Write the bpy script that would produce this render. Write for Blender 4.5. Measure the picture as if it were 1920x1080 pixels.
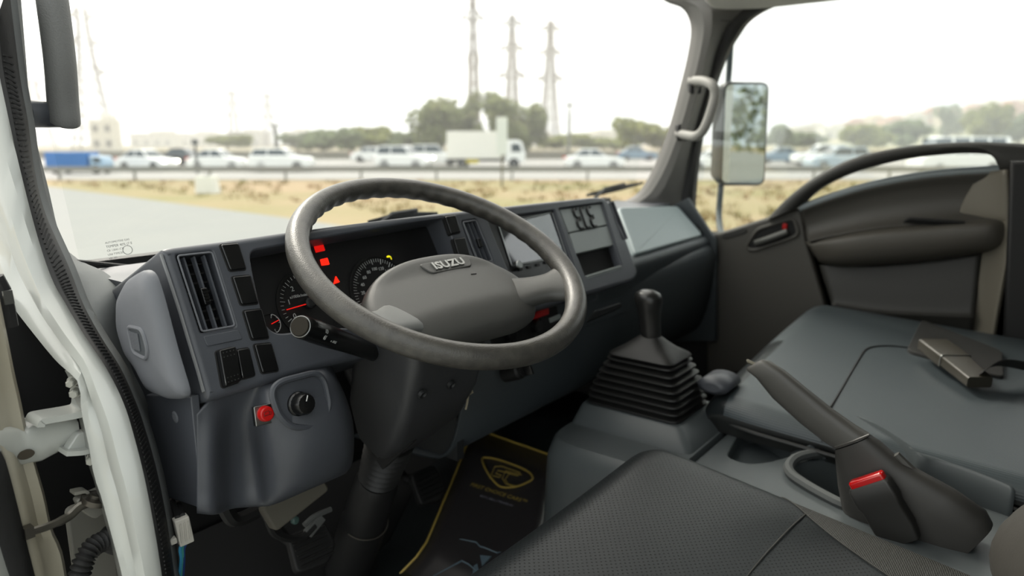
import bpy, bmesh, math, random
from mathutils import Vector as V, Matrix, geometry
random.seed(7)
for _o in list(bpy.data.objects): bpy.data.objects.remove(_o)
SC = bpy.context.scene
COL = SC.collection
# ------------------------------------------------------------------ camera
F = 1333.0; YAW = math.radians(52.6); PIT = math.atan(275 / F); EYE = V((0, 0, 1.70))
cam = bpy.data.cameras.new('camera'); cam.sensor_width = 36; cam.lens = F / 1920 * 36
cam.clip_start = .02; cam.clip_end = 2000
cam.dof.use_dof = True; cam.dof.focus_distance = 1.0; cam.dof.aperture_fstop = 2.9
co = bpy.data.objects.new('camera', cam); COL.objects.link(co)
co.location = EYE; co.rotation_euler = (math.pi / 2 - PIT, 0, -YAW); SC.camera = co
# ------------------------------------------------------------------ exposure, sky, sun
vs = SC.view_settings; vs.view_transform = 'Standard'; vs.look = 'None'; vs.gamma = 1; vs.use_curve_mapping = False
vs.exposure = 1.1
SUN_AZ = math.radians(14); SUN_EL = math.radians(42)          # azimuth to the right of the cab's forward axis
SUND = V((math.sin(SUN_AZ) * math.cos(SUN_EL), math.cos(SUN_AZ) * math.cos(SUN_EL), math.sin(SUN_EL)))
w = bpy.data.worlds.new('hazy_sky'); SC.world = w; w.use_nodes = True
nt = w.node_tree; nt.nodes.clear()
def nd(t, k, **kw):
    n = t.nodes.new(k)
    for a, b in kw.items(): setattr(n, a, b)
    return n
def lk(t, a, ao, b, bi): t.links.new(a.outputs[ao], b.inputs[bi])
tc = nd(nt, 'ShaderNodeTexCoord'); dp = nd(nt, 'ShaderNodeVectorMath', operation='DOT_PRODUCT'); dp.inputs[1].default_value = SUND
lk(nt, tc, 'Generated', dp, 0)
rmp = nd(nt, 'ShaderNodeValToRGB'); e = rmp.color_ramp.elements
e[0].position = 0; e[0].color = (.60, .66, .68, 1); e[1].position = 1; e[1].color = (1.55, 1.5, 1.38, 1)
m = rmp.color_ramp.elements.new(.62); m.color = (.80, .825, .81, 1)
mr = nd(nt, 'ShaderNodeMapRange'); mr.inputs[1].default_value = -1; mr.inputs[2].default_value = 1
lk(nt, dp, 'Value', mr, 0); lk(nt, mr, 0, rmp, 0)
bg = nd(nt, 'ShaderNodeBackground'); bg.inputs[1].default_value = 1.0; lk(nt, rmp, 0, bg, 0)
wo = nd(nt, 'ShaderNodeOutputWorld'); lk(nt, bg, 0, wo, 0)
sl = bpy.data.lights.new('hazy_sun', 'SUN'); sl.energy = 1.5; sl.angle = math.radians(14); sl.color = (1, .93, .82)
so = bpy.data.objects.new('hazy_sun', sl); COL.objects.link(so); so.rotation_euler = (-SUND).to_track_quat('-Z', 'Y').to_euler()

# ------------------------------------------------------------------ pixel to place on a real plane
_fw = V((math.sin(YAW) * math.cos(PIT), math.cos(YAW) * math.cos(PIT), -math.sin(PIT)))
_rt = V((math.cos(YAW), -math.sin(YAW), 0)); _up = _rt.cross(_fw)
def ray(x, y): return _fw + _rt * ((x - 960) / F) + _up * ((540 - y) / F)
def P(x, y, X=None, Y=None, Z=None):
    d = ray(x, y)
    i, v = (0, X) if X is not None else (1, Y) if Y is not None else (2, Z)
    return EYE + d * ((v - EYE[i]) / d[i])
class Fr:
    """A local frame: o + u*a + v*b + n*c."""
    def __init__(s, o, u, v):
        s.o = V(o); s.u = V(u).normalized(); s.n = s.u.cross(V(v)).normalized(); s.v = s.n.cross(s.u)
    def __call__(s, a, b, c=0.0): return s.o + s.u * a + s.v * b + s.n * c
    def px(s, x, y, h=0.0):
        d = ray(x, y); k = (s.o + s.n * h - EYE).dot(s.n) / d.dot(s.n); q = EYE + d * k - s.o
        return (q.dot(s.u), q.dot(s.v))
    def pl(s, pts, h=0.0): return [s.px(x, y, h) for x, y in pts]
    def at(s, a, b, c=0.0): return Fr(s(a, b, c), s.u, s.v)
    def rot(s, ang):
        c, q = math.cos(ang), math.sin(ang); return Fr(s.o, s.u * c + s.v * q, s.v * c - s.u * q)
WORLD = Fr((0, 0, 0), (1, 0, 0), (0, 1, 0))
# ------------------------------------------------------------------ curves
def crom(p, n=6, closed=False):
    p = [V(q) if len(q) == 3 else V((q[0], q[1], 0)) for q in p]; m = len(p); out = []
    for i in range(m if closed else m - 1):
        if closed: a, b, c, d = p[(i - 1) % m], p[i], p[(i + 1) % m], p[(i + 2) % m]
        else: a, b, c, d = p[max(i - 1, 0)], p[i], p[i + 1], p[min(i + 2, m - 1)]
        for k in range(n):
            t = k / n
            out.append(.5 * ((2 * b) + (c - a) * t + (2 * a - 5 * b + 4 * c - d) * t * t + (3 * b - a - 3 * c + d) * t ** 3))
    if not closed: out.append(p[-1].copy())
    return out
def c2(p, n=6, closed=False): return [(q.x, q.y) for q in crom(p, n, closed)]
def rpoly(pts, r, n=4):
    """A closed 2D polygon with rounded corners; r a number or one per corner."""
    out = []; m = len(pts)
    for i in range(m):
        a, b, c = V((*pts[i - 1], 0)), V((*pts[i], 0)), V((*pts[(i + 1) % m], 0))
        rr = r[i] if isinstance(r, (list, tuple)) else r
        ra = min(rr, (a - b).length * .49); rc = min(rr, (c - b).length * .49)
        p0 = b + (a - b).normalized() * ra; p1 = b + (c - b).normalized() * rc
        if rr <= 0: out.append((b.x, b.y)); continue
        for k in range(n + 1):
            t = k / n; q = p0 * (1 - t) ** 2 + b * 2 * t * (1 - t) + p1 * t * t; out.append((q.x, q.y))
    return out
def rrect(a0, b0, a1, b1, r, n=4): return rpoly([(a0, b0), (a1, b0), (a1, b1), (a0, b1)], r, n)
def area2(l): return sum(l[i - 1][0] * l[i][1] - l[i][0] * l[i - 1][1] for i in range(len(l)))
def ccw(l): return l if area2(l) > 0 else l[::-1]
def inset(l, d):
    """Offsets a ccw loop inward by d."""
    m = len(l); out = []
    for i in range(m):
        a, b, c = V(l[i - 1]), V(l[i]), V(l[(i + 1) % m])
        e1 = b - a; e2 = c - b
        if e1.length < 1e-9: e1 = e2
        if e2.length < 1e-9: e2 = e1
        n1 = V((-e1.y, e1.x)).normalized(); n2 = V((-e2.y, e2.x)).normalized(); nn = n1 + n2
        nn = n1 if nn.length < 1e-6 else nn.normalized()
        k = d / max(.45, nn.dot(n1)); out.append((b.x + nn.x * k, b.y + nn.y * k))
    return out
# ------------------------------------------------------------------ geometry collector
class G:
    def __init__(s): s.v = []; s.f = []; s.m = []; s.uv = {}
    def add(s, vs, fs, mi=0):
        b = len(s.v); s.v += [tuple(q) for q in vs]
        for f in fs: s.f.append(tuple(b + i for i in f)); s.m.append(mi)
        return b
    def box(s, c, d, rot=None, mi=0):
        c = V(c); h = V(d) * .5; R = rot or Matrix.Identity(3)
        vs = [c + R @ V((x * h.x, y * h.y, z * h.z)) for x in (-1, 1) for y in (-1, 1) for z in (-1, 1)]
        s.add(vs, [(0, 1, 3, 2), (4, 6, 7, 5), (0, 4, 5, 1), (2, 3, 7, 6), (0, 2, 6, 4), (1, 5, 7, 3)], mi); return s
    def bar(s, a, b, wd=.02, hd=None, mi=0):
        a, b = V(a), V(b); d = b - a; q = d.to_track_quat('Z', 'Y').to_matrix()
        return s.box((a + b) / 2, (wd, hd or wd, d.length), q, mi)
    def rings(s, rings, cap0=True, cap1=True, closed=True, mi=0, uv=False, mfun=None):
        m = len(rings[0]); vs = [q for r in rings for q in r]; b = len(s.v); s.v += [tuple(q) for q in vs]
        R = len(rings); k = m if closed else m - 1
        if uv:
            vl = [0.0]
            mid = m // 2
            for i in range(1, R): vl.append(vl[-1] + (V(rings[i][mid]) - V(rings[i - 1][mid])).length)
            ref = rings[R // 2]; ul = [0.0]
            for j in range(1, m + 1): ul.append(ul[-1] + (V(ref[j % m]) - V(ref[j - 1])).length)
        for i in range(R - 1):
            for j in range(k):
                j2 = (j + 1) % m
                f = (b + i * m + j, b + i * m + j2, b + (i + 1) * m + j2, b + (i + 1) * m + j)
                if uv: s.uv[len(s.f)] = [(ul[j], vl[i]), (ul[j + 1], vl[i]), (ul[j + 1], vl[i + 1]), (ul[j], vl[i + 1])]
                s.f.append(f); s.m.append(mfun(i, j) if mfun else mi)
        if closed and cap0: s.f.append(tuple(b + j for j in reversed(range(m)))); s.m.append(mi)
        if closed and cap1: s.f.append(tuple(b + (R - 1) * m + j for j in range(m))); s.m.append(mi)
        return s
    def plate(s, fr, loop, c0, c1, r=0.0, seg=3, mi=0, back=True, rb=0.0):
        """An extruded outline from c0 (back) to c1 (front) with a rounded front edge."""
        l = ccw(loop); rg = []
        if rb > 0:
            for k in range(seg + 1):
                t = math.pi / 2 * k / seg; rg.append([fr(a, b, c0 + rb * (1 - math.sin(t))) for a, b in inset(l, rb * (1 - math.cos(math.pi / 2 - t)) if False else rb * (1 - math.sin(t)))][:])
            rg = []
            for k in range(seg + 1):
                t = math.pi / 2 * k / seg; rg.append([fr(a, b, c0 + rb * (1 - math.cos(t))) for a, b in inset(l, rb * (1 - math.sin(t)))])
        else: rg.append([fr(a, b, c0) for a, b in l])
        if r > 0:
            for k in range(seg + 1):
                t = math.pi / 2 * k / seg
                rg.append([fr(a, b, c1 - r + r * math.sin(t)) for a, b in inset(l, r * (1 - math.cos(t)))])
            rg.append([fr(a, b, c1) for a, b in inset(l, r * 1.06)])
        else: rg.append([fr(a, b, c1) for a, b in l])
        return s.rings(rg, cap0=back, mi=mi)
    def holed(s, fr, loop, holes, c0, c1, r=0.004, seg=3, mi=0):
        """A plate with holes; holes: (loop, depth of its wall)."""
        l = ccw(loop); rg = [[fr(a, b, c0) for a, b in l]]
        for k in range(seg + 1):
            t = math.pi / 2 * k / seg; rg.append([fr(a, b, c1 - r + r * math.sin(t)) for a, b in inset(l, r * (1 - math.cos(t)))])
        s.rings(rg, cap0=True, cap1=False, mi=mi)
        rh = min(r, .003); s.rings([[fr(a, b, c1) for a, b in inset(l, r)], [fr(a, b, c1) for a, b in inset(l, r * 1.15)]], False, False, mi=mi); loops = [inset(l, r * 1.15)] + [inset(ccw(h), -rh * 1.15) for h, dep in holes]; vv = []; ee = []
        for q in loops:
            b0 = len(vv); vv += [V(p) for p in q]; ee += [(b0 + i, b0 + (i + 1) % len(q)) for i in range(len(q))]
        ov, oe, of, *_r = geometry.delaunay_2d_cdt(vv, ee, [], 0, 1e-6)
        def inside(p, q):
            k = False
            for i in range(len(q)):
                (x0, y0), (x1, y1) = q[i - 1], q[i]
                if (y0 > p.y) != (y1 > p.y) and p.x < (x1 - x0) * (p.y - y0) / (y1 - y0) + x0: k = not k
            return k
        fs = []
        for f in of:
            cc = (ov[f[0]] + ov[f[1]] + ov[f[2]]) / 3
            if inside(cc, loops[0]) and not any(inside(cc, q) for q in loops[1:]): fs.append(tuple(f))
        s.add([fr(q.x, q.y, c1) for q in ov], fs, mi)
        for h, dep in holes:
            hl = ccw(h); rg = [[fr(a, b, c1) for a, b in inset(hl, -rh * 1.15)], [fr(a, b, c1) for a, b in inset(hl, -rh)], [fr(a, b, c1 - rh * .35) for a, b in inset(hl, -rh * .35)], [fr(a, b, c1 - rh) for a, b in hl], [fr(a, b, c1 - dep) for a, b in hl]]
            s.rings(rg, cap0=False, cap1=False, mi=mi)
        return s
    def tube(s, pts, r, n=12, closed=False, caps=True, sq=1.0, mi=0, upv=None):
        pts = [V(q) for q in pts]; m = len(pts); rs = r if isinstance(r, (list, tuple)) else [r] * m
        T = []
        for i in range(m):
            a = pts[(i - 1) % m] if closed or i else pts[0]; b = pts[(i + 1) % m] if closed or i < m - 1 else pts[-1]
            T.append((b - a).normalized())
        N = V(upv) if upv else (V((0, 0, 1)) if abs(T[0].z) < .9 else V((1, 0, 0)))
        rg = []
        for i in range(m):
            N = (V(upv) if upv else N); N = N - T[i] * N.dot(T[i]); N.normalize(); B = T[i].cross(N)
            rg.append([pts[i] + (N * math.cos(2 * math.pi * k / n) + B * math.sin(2 * math.pi * k / n) * sq) * rs[i] for k in range(n)])
        if closed: rg.append(rg[0]); s.rings(rg, False, False, mi=mi)
        else: s.rings(rg, caps, caps, mi=mi)
        return s
    def lathe(s, fr, prof, n=24, mi=0, cap0=True, cap1=True):
        """prof: (radius, height along n)."""
        return s.rings([[fr(r * math.cos(2 * math.pi * k / n), r * math.sin(2 * math.pi * k / n), c) for k in range(n)] for r, c in prof], cap0, cap1, mi=mi)
    def grid(s, ctrl, nu=5, nv=5, thick=None, mi=0):
        """Catmull-Rom surface through a grid of points, uv in metres."""
        rows = [crom(r, nu) for r in ctrl]; cols = [crom([r[j] for r in rows], nv) for j in range(len(rows[0]))]
        rg = [[cols[j][i] for j in range(len(cols))] for i in range(len(cols[0]))]
        return s.rings(rg, False, False, closed=False, mi=mi, uv=True)
    def text(s, fr, txt, size, c=0.0, depth=.0004, align='CENTER', mi=0, shear=0.0, sx=1.0, bold=0.0):
        cu = bpy.data.curves.new('t', 'FONT'); cu.body = txt; cu.size = size; cu.align_x = align; cu.align_y = 'CENTER'; cu.shear = shear
        cu.extrude = depth; cu.offset = bold; cu.resolution_u = 3
        o = bpy.data.objects.new('t', cu); COL.objects.link(o); bpy.context.view_layer.update()
        me = bpy.data.meshes.new_from_object(o.evaluated_get(bpy.context.evaluated_depsgraph_get()))
        s.add([fr(q.co.x * sx, q.co.y, q.co.z + c) for q in me.vertices], [tuple(p.vertices) for p in me.polygons], mi)
        bpy.data.objects.remove(o); bpy.data.curves.remove(cu); bpy.data.meshes.remove(me); return s
OFF = {}
def ob(name, g, mt, parent=None, sm=35, thick=0, sub=0, off=1.0):
    me = bpy.data.meshes.new(name); me.from_pydata(g.v, [], g.f); me.validate(clean_customdata=False)
    mts = mt if isinstance(mt, (list, tuple)) else [mt]
    for q in mts: me.materials.append(q)
    if len(mts) > 1 and len(me.polygons) == len(g.m):
        me.polygons.foreach_set('material_index', g.m)
    if g.uv and len(me.polygons) == len(g.f):
        ul = me.uv_layers.new(name='UVMap')
        for fi, q in g.uv.items():
            for li, c in zip(me.polygons[fi].loop_indices, q): ul.data[li].uv = c
    bm = bmesh.new(); bm.from_mesh(me); bmesh.ops.remove_doubles(bm, verts=bm.verts, dist=1e-6)
    if not thick and not g.uv: bmesh.ops.recalc_face_normals(bm, faces=bm.faces)
    bm.to_mesh(me); bm.free()
    if sm:
        me.shade_smooth(); me.set_sharp_from_angle(angle=math.radians(sm))
        for p in me.polygons:
            if p.loop_total > 6: p.use_smooth = False
    o = bpy.data.objects.new(name, me); COL.objects.link(o)
    if thick:
        md = o.modifiers.new('s', 'SOLIDIFY'); md.thickness = thick; md.offset = off
    if sub:
        md = o.modifiers.new('b', 'SUBSURF'); md.levels = sub; md.render_levels = sub
    if parent:
        o.parent = parent; o.location = -OFF.get(parent.name, V((0, 0, 0)))
    return o
def tag(o, label=None, cat=None, group=None, kind=None):
    for k, q in (('label', label), ('category', cat), ('group', group), ('kind', kind)):
        if q: o[k] = q
    return o
def thing(name, label, cat, loc=(0, 0, 0), rz=0.0, group=None, local=False, kind=None):
    o = bpy.data.objects.new(name, None); o.empty_display_size = .05; COL.objects.link(o)
    o.location = loc; o.rotation_euler.z = rz
    if not local: OFF[o.name] = V(loc)
    return tag(o, label, cat, group, kind)
def copy_tree(o, parent=None):
    c = o.copy(); COL.objects.link(c); c.parent = parent
    for ch in list(o.children): copy_tree(ch, c)
    return c
# ------------------------------------------------------------------ materials
def lin(c): return tuple(((q / 255) / 12.92 if q / 255 <= .04045 else ((q / 255 + .055) / 1.055) ** 2.4) for q in c)
MATS = {}
KI = .60        # the cab's plastics and cloths are darker than the swatches they were read from
def mat(name, rgb, rough=.5, metal=0.0, bump=None, var=None, spec=.5, emit=None, coat=0.0, ridge=None, perf=None, wear=None):
    if name in MATS: return MATS[name]
    m = bpy.data.materials.new(name); m.use_nodes = True; t = m.node_tree; b = t.nodes['Principled BSDF']
    col = tuple(q * KI for q in lin(rgb)); b.inputs['Base Color'].default_value = (*col, 1); b.inputs['Roughness'].default_value = rough
    b.inputs['Metallic'].default_value = metal; b.inputs['Specular IOR Level'].default_value = spec
    b.inputs['Coat Weight'].default_value = coat
    if emit: b.inputs['Emission Color'].default_value = (*lin(rgb), 1); b.inputs['Emission Strength'].default_value = emit
    tcn = nd(t, 'ShaderNodeTexCoord')
    csock = None
    if var:      # (scale, amount, second colour)
        n = nd(t, 'ShaderNodeTexNoise'); n.inputs['Scale'].default_value = var[0]; n.inputs['Detail'].default_value = 6
        lk(t, tcn, 'Object', n, 'Vector'); r = nd(t, 'ShaderNodeValToRGB')
        r.color_ramp.elements[0].position = .5 - var[1]; r.color_ramp.elements[1].position = .5 + var[1]
        r.color_ramp.elements[0].color = (*col, 1); r.color_ramp.elements[1].color = (*[q * KI for q in lin(var[2])], 1)
        lk(t, n, 'Fac', r, 0); lk(t, r, 0, b, 'Base Color'); csock = r
    last = None
    def addbump(sock, stren, dist):
        nonlocal last
        bp = nd(t, 'ShaderNodeBump'); bp.inputs['Strength'].default_value = stren; bp.inputs['Distance'].default_value = dist
        t.links.new(sock, bp.inputs['Height'])
        if last: lk(t, last, 0, bp, 'Normal')
        last = bp; lk(t, bp, 0, b, 'Normal')
    if bump:     # (scale, strength, distance)
        n = nd(t, 'ShaderNodeTexNoise'); n.inputs['Scale'].default_value = bump[0]; n.inputs['Detail'].default_value = 3
        lk(t, tcn, 'Object', n, 'Vector'); addbump(n.outputs['Fac'], bump[1], bump[2] if len(bump) > 2 else .0006)
    if ridge:    # fine woven ribs: (spacing metres, uv axis, strength)
        sp = nd(t, 'ShaderNodeSeparateXYZ'); lk(t, tcn, 'UV', sp, 0)
        mu = nd(t, 'ShaderNodeMath', operation='MULTIPLY'); mu.inputs[1].default_value = 2 * math.pi / ridge[0]; lk(t, sp, ridge[1], mu, 0)
        sn = nd(t, 'ShaderNodeMath', operation='SINE'); lk(t, mu, 0, sn, 0); addbump(sn.outputs[0], ridge[2], .0005)
    if perf:     # punched holes on a staggered grid: (spacing, radius)
        sp = nd(t, 'ShaderNodeSeparateXYZ'); lk(t, tcn, 'UV', sp, 0); ds = []
        for ox in (0, .5):
            q = []
            for ax in (0, 1):
                a = nd(t, 'ShaderNodeMath', operation='MULTIPLY_ADD'); a.inputs[1].default_value = 1 / perf[0] / (1 if ax == 0 else .8); a.inputs[2].default_value = ox + 50; lk(t, sp, ax, a, 0)
                f = nd(t, 'ShaderNodeMath', operation='FRACT'); lk(t, a, 0, f, 0)
                s2 = nd(t, 'ShaderNodeMath', operation='SUBTRACT'); s2.inputs[1].default_value = .5; lk(t, f, 0, s2, 0); q.append(s2)
            cv = nd(t, 'ShaderNodeCombineXYZ'); lk(t, q[0], 0, cv, 0); lk(t, q[1], 0, cv, 1)
            ln = nd(t, 'ShaderNodeVectorMath', operation='LENGTH'); lk(t, cv, 0, ln, 0); ds.append(ln)
        mn = nd(t, 'ShaderNodeMath', operation='MINIMUM'); lk(t, ds[0], 'Value', mn, 0); lk(t, ds[1], 'Value', mn, 1)
        st = nd(t, 'ShaderNodeMapRange'); st.inputs[1].default_value = perf[1] / perf[0] * .7; st.inputs[2].default_value = perf[1] / perf[0] * 1.25; lk(t, mn, 0, st, 0)
        addbump(st.outputs[0], .9, .0009)
        mx = nd(t, 'ShaderNodeMix', data_type='RGBA'); lk(t, st, 0, mx, 0); mx.inputs[6].default_value = (.004, .004, .004, 1)
        if csock: lk(t, csock, 0, mx, 7)
        else: mx.inputs[7].default_value = (*col, 1)
        lk(t, mx, 2, b, 'Base Color')
    MATS[name] = m; return m
DASH = mat('dash_plastic', (88, 91, 98), .42, bump=(900, .25, .0004), var=(3, .3, (82, 86, 93)))
DASHL = mat('dash_side_plastic', (122, 125, 131), .55, bump=(900, .25, .0004))
DASHD = mat('dark_plastic', (46, 48, 49), .5, bump=(900, .25, .0004))
CTR = mat('centre_stack_plastic', (182, 190, 188), .45, bump=(900, .2, .0003))
BLK = mat('black_gloss_plastic', (16, 17, 18), .28)
BLKM = mat('black_matt_plastic', (20, 20, 21), .6)
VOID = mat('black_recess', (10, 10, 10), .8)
CHR = mat('satin_metal', (170, 172, 170), .3, 1.0)
RIMM = mat('worn_wheel_leather', (72, 70, 66), .38, bump=(500, .6, .0007), var=(70, .12, (86, 84, 78)))
HUBM = mat('wheel_pad_plastic', (80, 80, 77), .42, bump=(1400, .55, .0005))
SPOKE_LIT = mat('lit_spoke_plastic', (120, 122, 120), .4, bump=(1400, .3, .0004))
WHITE = mat('white_body_paint', (222, 225, 220), .3, coat=.4, var=(5, .4, (216, 218, 210)))
CREAM = mat('cream_door_paint', (192, 184, 162), .4, var=(8, .25, (206, 200, 182)))
RUB = mat('black_rubber', (22, 22, 22), .65, bump=(300, .4, .0006))
TRIMG = mat('pillar_trim_fabric', (118, 122, 122), .7, bump=(700, .5, .0006))
TRIMR = mat('pillar_trim_brown_grey', (122, 120, 116), .6, bump=(700, .4, .0006))
HEAD = mat('headliner', (225, 222, 214), .9, bump=(600, .4, .0005))
SEATP = mat('perforated_vinyl', (44, 49, 51), .32, spec=.4, bump=(260, .2, .0008), perf=(.0105, .0011))
SEATR = mat('ribbed_fabric', (86, 87, 85), .62, ridge=(.003, 1, .7))
SEATV = mat('ribbed_vinyl', (82, 91, 95), .40, ridge=(.005, 0, .25))
SEATS = mat('plain_vinyl', (52, 54, 53), .5, bump=(260, .3, .0008))
SEATB = mat('brown_grey_vinyl', (72, 70, 65), .55, bump=(300, .3, .0006))
THREAD = mat('thread', (74, 74, 70), .8)
BOOT = mat('boot_rubber', (34, 34, 33), .5, bump=(200, .2, .0005))
DOORP = mat('door_panel_plastic', (88, 85, 79), .55, bump=(900, .3, .0004))
DOORD = mat('door_panel_dark', (58, 57, 53), .55, bump=(900, .3, .0004))
CARPET = mat('floor_vinyl', (42, 47, 48), .30, bump=(60, .5, .003))
RED = mat('red_plastic', (215, 16, 14), .3)
REDL = mat('red_lamp', (255, 26, 10), .4, emit=1.2)
YEL = mat('yellow_lamp', (226, 214, 20), .4, emit=.6)
WPRINT = mat('white_print', (214, 216, 214), .5)
GOLD = mat('gold_print', (226, 196, 100), .4, .2)
def glass(name, tint=(.96, .98, .97), refl=.06):
    m = bpy.data.materials.new(name); m.use_nodes = True; t = m.node_tree; t.nodes.clear()
    tr = nd(t, 'ShaderNodeBsdfTransparent'); tr.inputs[0].default_value = (*tint, 1)
    gl = nd(t, 'ShaderNodeBsdfGlossy'); gl.inputs['Roughness'].default_value = .02
    mx = nd(t, 'ShaderNodeMixShader'); mx.inputs[0].default_value = refl
    lk(t, tr, 0, mx, 1); lk(t, gl, 0, mx, 2); o = nd(t, 'ShaderNodeOutputMaterial'); lk(t, mx, 0, o, 0); return m
GLASS = glass('window_glass')
# ================================================================== THE CAB SHELL (setting)
XR = 2.25                                   # inner face of the passenger door
def struct(o, label): return tag(o, label, None, None, 'structure')
g = G(); g.box((1.35, .30, .70), (1.84, 1.9, .04))
struct(ob('floor', g, CARPET), 'dark vinyl floor of the cab under the pedals and the seats')
g = G(); g.box((1.35, 1.30, 1.08), (1.84, .03, .84)); g.box((1.35, 1.16, .80), (1.84, .03, .36), Matrix.Rotation(-.75, 3, 'X'))
struct(ob('wall_front', g, BLKM), 'black firewall behind the pedals and below the dashboard')
g = G(); g.plate(Fr((.45, -.62, .7), (1, 0, 0), (0, 0, 1)), rrect(0, 0, 1.85, 1.42, .08), -.03, 0)
struct(ob('wall_back', g, TRIMG), 'grey rear wall of the cab behind the seats')
g = G(); hd = [(.46, -.62), (2.24, -.62), (2.24, .78), (2.17, .90), (2.02, .87), (1.86, .79), (1.2, .75), (.5, .7), (.46, .6)]
g.plate(Fr((0, 0, 2.13), (1, 0, 0), (0, 1, 0)), rpoly(hd, .06), -.045, 0, rb=.02)
struct(ob('ceiling', g, HEAD), 'pale headliner of the cab roof above the windscreen corner')
# --- left door opening
RL = [(-4, 40), (0, 115), (20, 215), (45, 325), (75, 440), (102, 520), (126, 564), (161, 623), (204, 688), (236, 752), (258, 822), (279, 908), (298, 1010), (309, 1080), (318, 1140), (332, 1250), (344, 1380)]
RR = [(16, -30), (37, 140), (52, 225), (65, 320), (85, 400), (129, 500), (156, 570), (188, 629), (225, 688), (252, 747), (271, 800), (295, 886), (314, 983), (327, 1080), (336, 1140), (350, 1250), (362, 1380)]
g = G(); A = [P(x - 5, y + 2, X=.370) for x, y in RL]; B = [P(x, y, X=.392) for x, y in RR]
Ac, Bc = [q + (EYE - q) * .022 for q in crom(A, 5)], [q + (EYE - q) * .010 for q in crom(B, 5)]; rg = []
for a, b in zip(Ac, Bc):
    d = b - a; nn = V((-.86, -.5, 0)); va, vb = (a - EYE).normalized(), (b - EYE).normalized(); rg.append([a, a + d * .22 - va * .006, a + d * .5 - va * .008, a + d * .78 - va * .006, b, b + vb * .022, a + va * .022])
g.rings(rg)
st = struct(ob('trim_1', g, RUB), "black rubber weatherstrip along the driver's door opening")
g = G()
for i in range(4, len(Ac) - 2, 1):                     # moulded ridges across the weatherstrip
    for t in (0, .5):
        a = Ac[i] * (1 - t) + Ac[i + 1] * t; b = Bc[i] * (1 - t) + Bc[i + 1] * t; nn = V((-.86, -.5, 0))
        nn = (EYE - a).normalized(); g.bar(a + (b - a) * .3 + nn * .0072, a + (b - a) * .75 + nn * .0068, .0022)
tag(ob('ridges', g, RUB, st), 'fine cross ridges of the weatherstrip', kind='stuff')
# white jamb
WI = [(-90, 330), (-70, 440), (-30, 490), (11, 521), (30, 565), (70, 618), (115, 672), (142, 696), (157, 720), (163, 770), (177, 833), (186, 886), (199, 924), (215, 983), (231, 1042), (240, 1080), (252, 1140), (272, 1250), (292, 1380)]
RLx = [(-40, -60), (-22, 20)] + RL
A = crom([P(x, y, X=.374) for x, y in RLx], 3); n_ = len(A)
Wc = crom([P(x, y, X=.345) for x, y in WI], 3)
def resamp(c, n):
    L = [0.0]
    for i in range(1, len(c)): L.append(L[-1] + (c[i] - c[i - 1]).length)
    out = []
    for k in range(n):
        s = L[-1] * k / (n - 1); i = max(j for j in range(len(L)) if L[j] <= s + 1e-9); i = min(i, len(c) - 2)
        t = (s - L[i]) / max(1e-9, L[i + 1] - L[i]); out.append(c[i].lerp(c[i + 1], min(1, t)))
    return out
A = resamp(A, 60); Wc = resamp(Wc, 60); rg = []
for a, b in zip(A, Wc):
    d = b - a; nn = V((-.80, -.6, 0))
    rg.append([a + V((.0, .02, 0)), a + V((.0, .006, 0)), a + d * .06 + nn * .002, a + d * .14 + nn * .010, a + d * .3 + nn * .016, a + d * .52 + nn * .012, a + d * .66 + nn * .002, a + d * .85 + nn * .006, b + nn * .004, b + V((.006, .012, 0)), b + V((.01, .05, 0))])
g = G(); g.rings(rg, False, False, closed=False)
wl = struct(ob('wall_left', g, WHITE, thick=.004), "white painted door jamb and front pillar on the driver's side")
# dark hinge pillar cavity behind the jamb
g = G(); g.plate(Fr((.18, 1.13, .9), (1, 0, 0), (0, 0, 1)), rrect(-.2, 0, .26, .59, .01), -.02, 0)
for xx, ww in ((.235, .012), (.30, .008)): g.tube([(xx + .0, 1.12, 1.48), (xx + .01, 1.115, 1.3), (xx + .03, 1.11, .95)], ww, 8)
struct(ob('trim_5', g, BLKM), 'black hinge cavity between the open door and the white jamb')
# left pillar trim, running down behind the dash end
L2 = [(37, -30), (50, 125), (55, 190), (67, 260), (90, 350), (115, 450), (148, 487), (200, 512), (226, 548), (230, 620), (248, 690), (272, 738), (284, 800), (300, 886), (322, 983), (335, 1080), (346, 1140), (360, 1250), (372, 1380)]
X2 = [.43, .43, .43, .43, .435, .44, .455, .47, .46, .45, .45, .45, .44, .43, .43, .43, .43, .43, .43]
A = resamp(crom([P(x, y, X=.392) for x, y in RR], 4), 70); B = resamp(crom([P(x, y, X=q) for (x, y), q in zip(L2, X2)], 4), 70); rg = []
for a, b in zip(A, B):
    d = b - a; nn = V((-.75, -.66, 0)); k = min(.02, d.length * .25)
    rg.append([a - nn * .01, a + nn * .002, a + d * .3 + nn * k * .8, a + d * .6 + nn * k, a + d * .88 + nn * k * .5, b, b + V((.0, .02, 0))])
g = G(); g.rings(rg, False, False, closed=False)
struct(ob('trim_2', g, TRIMG, thick=.003), "grey textured trim on the driver's windscreen pillar")
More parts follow.
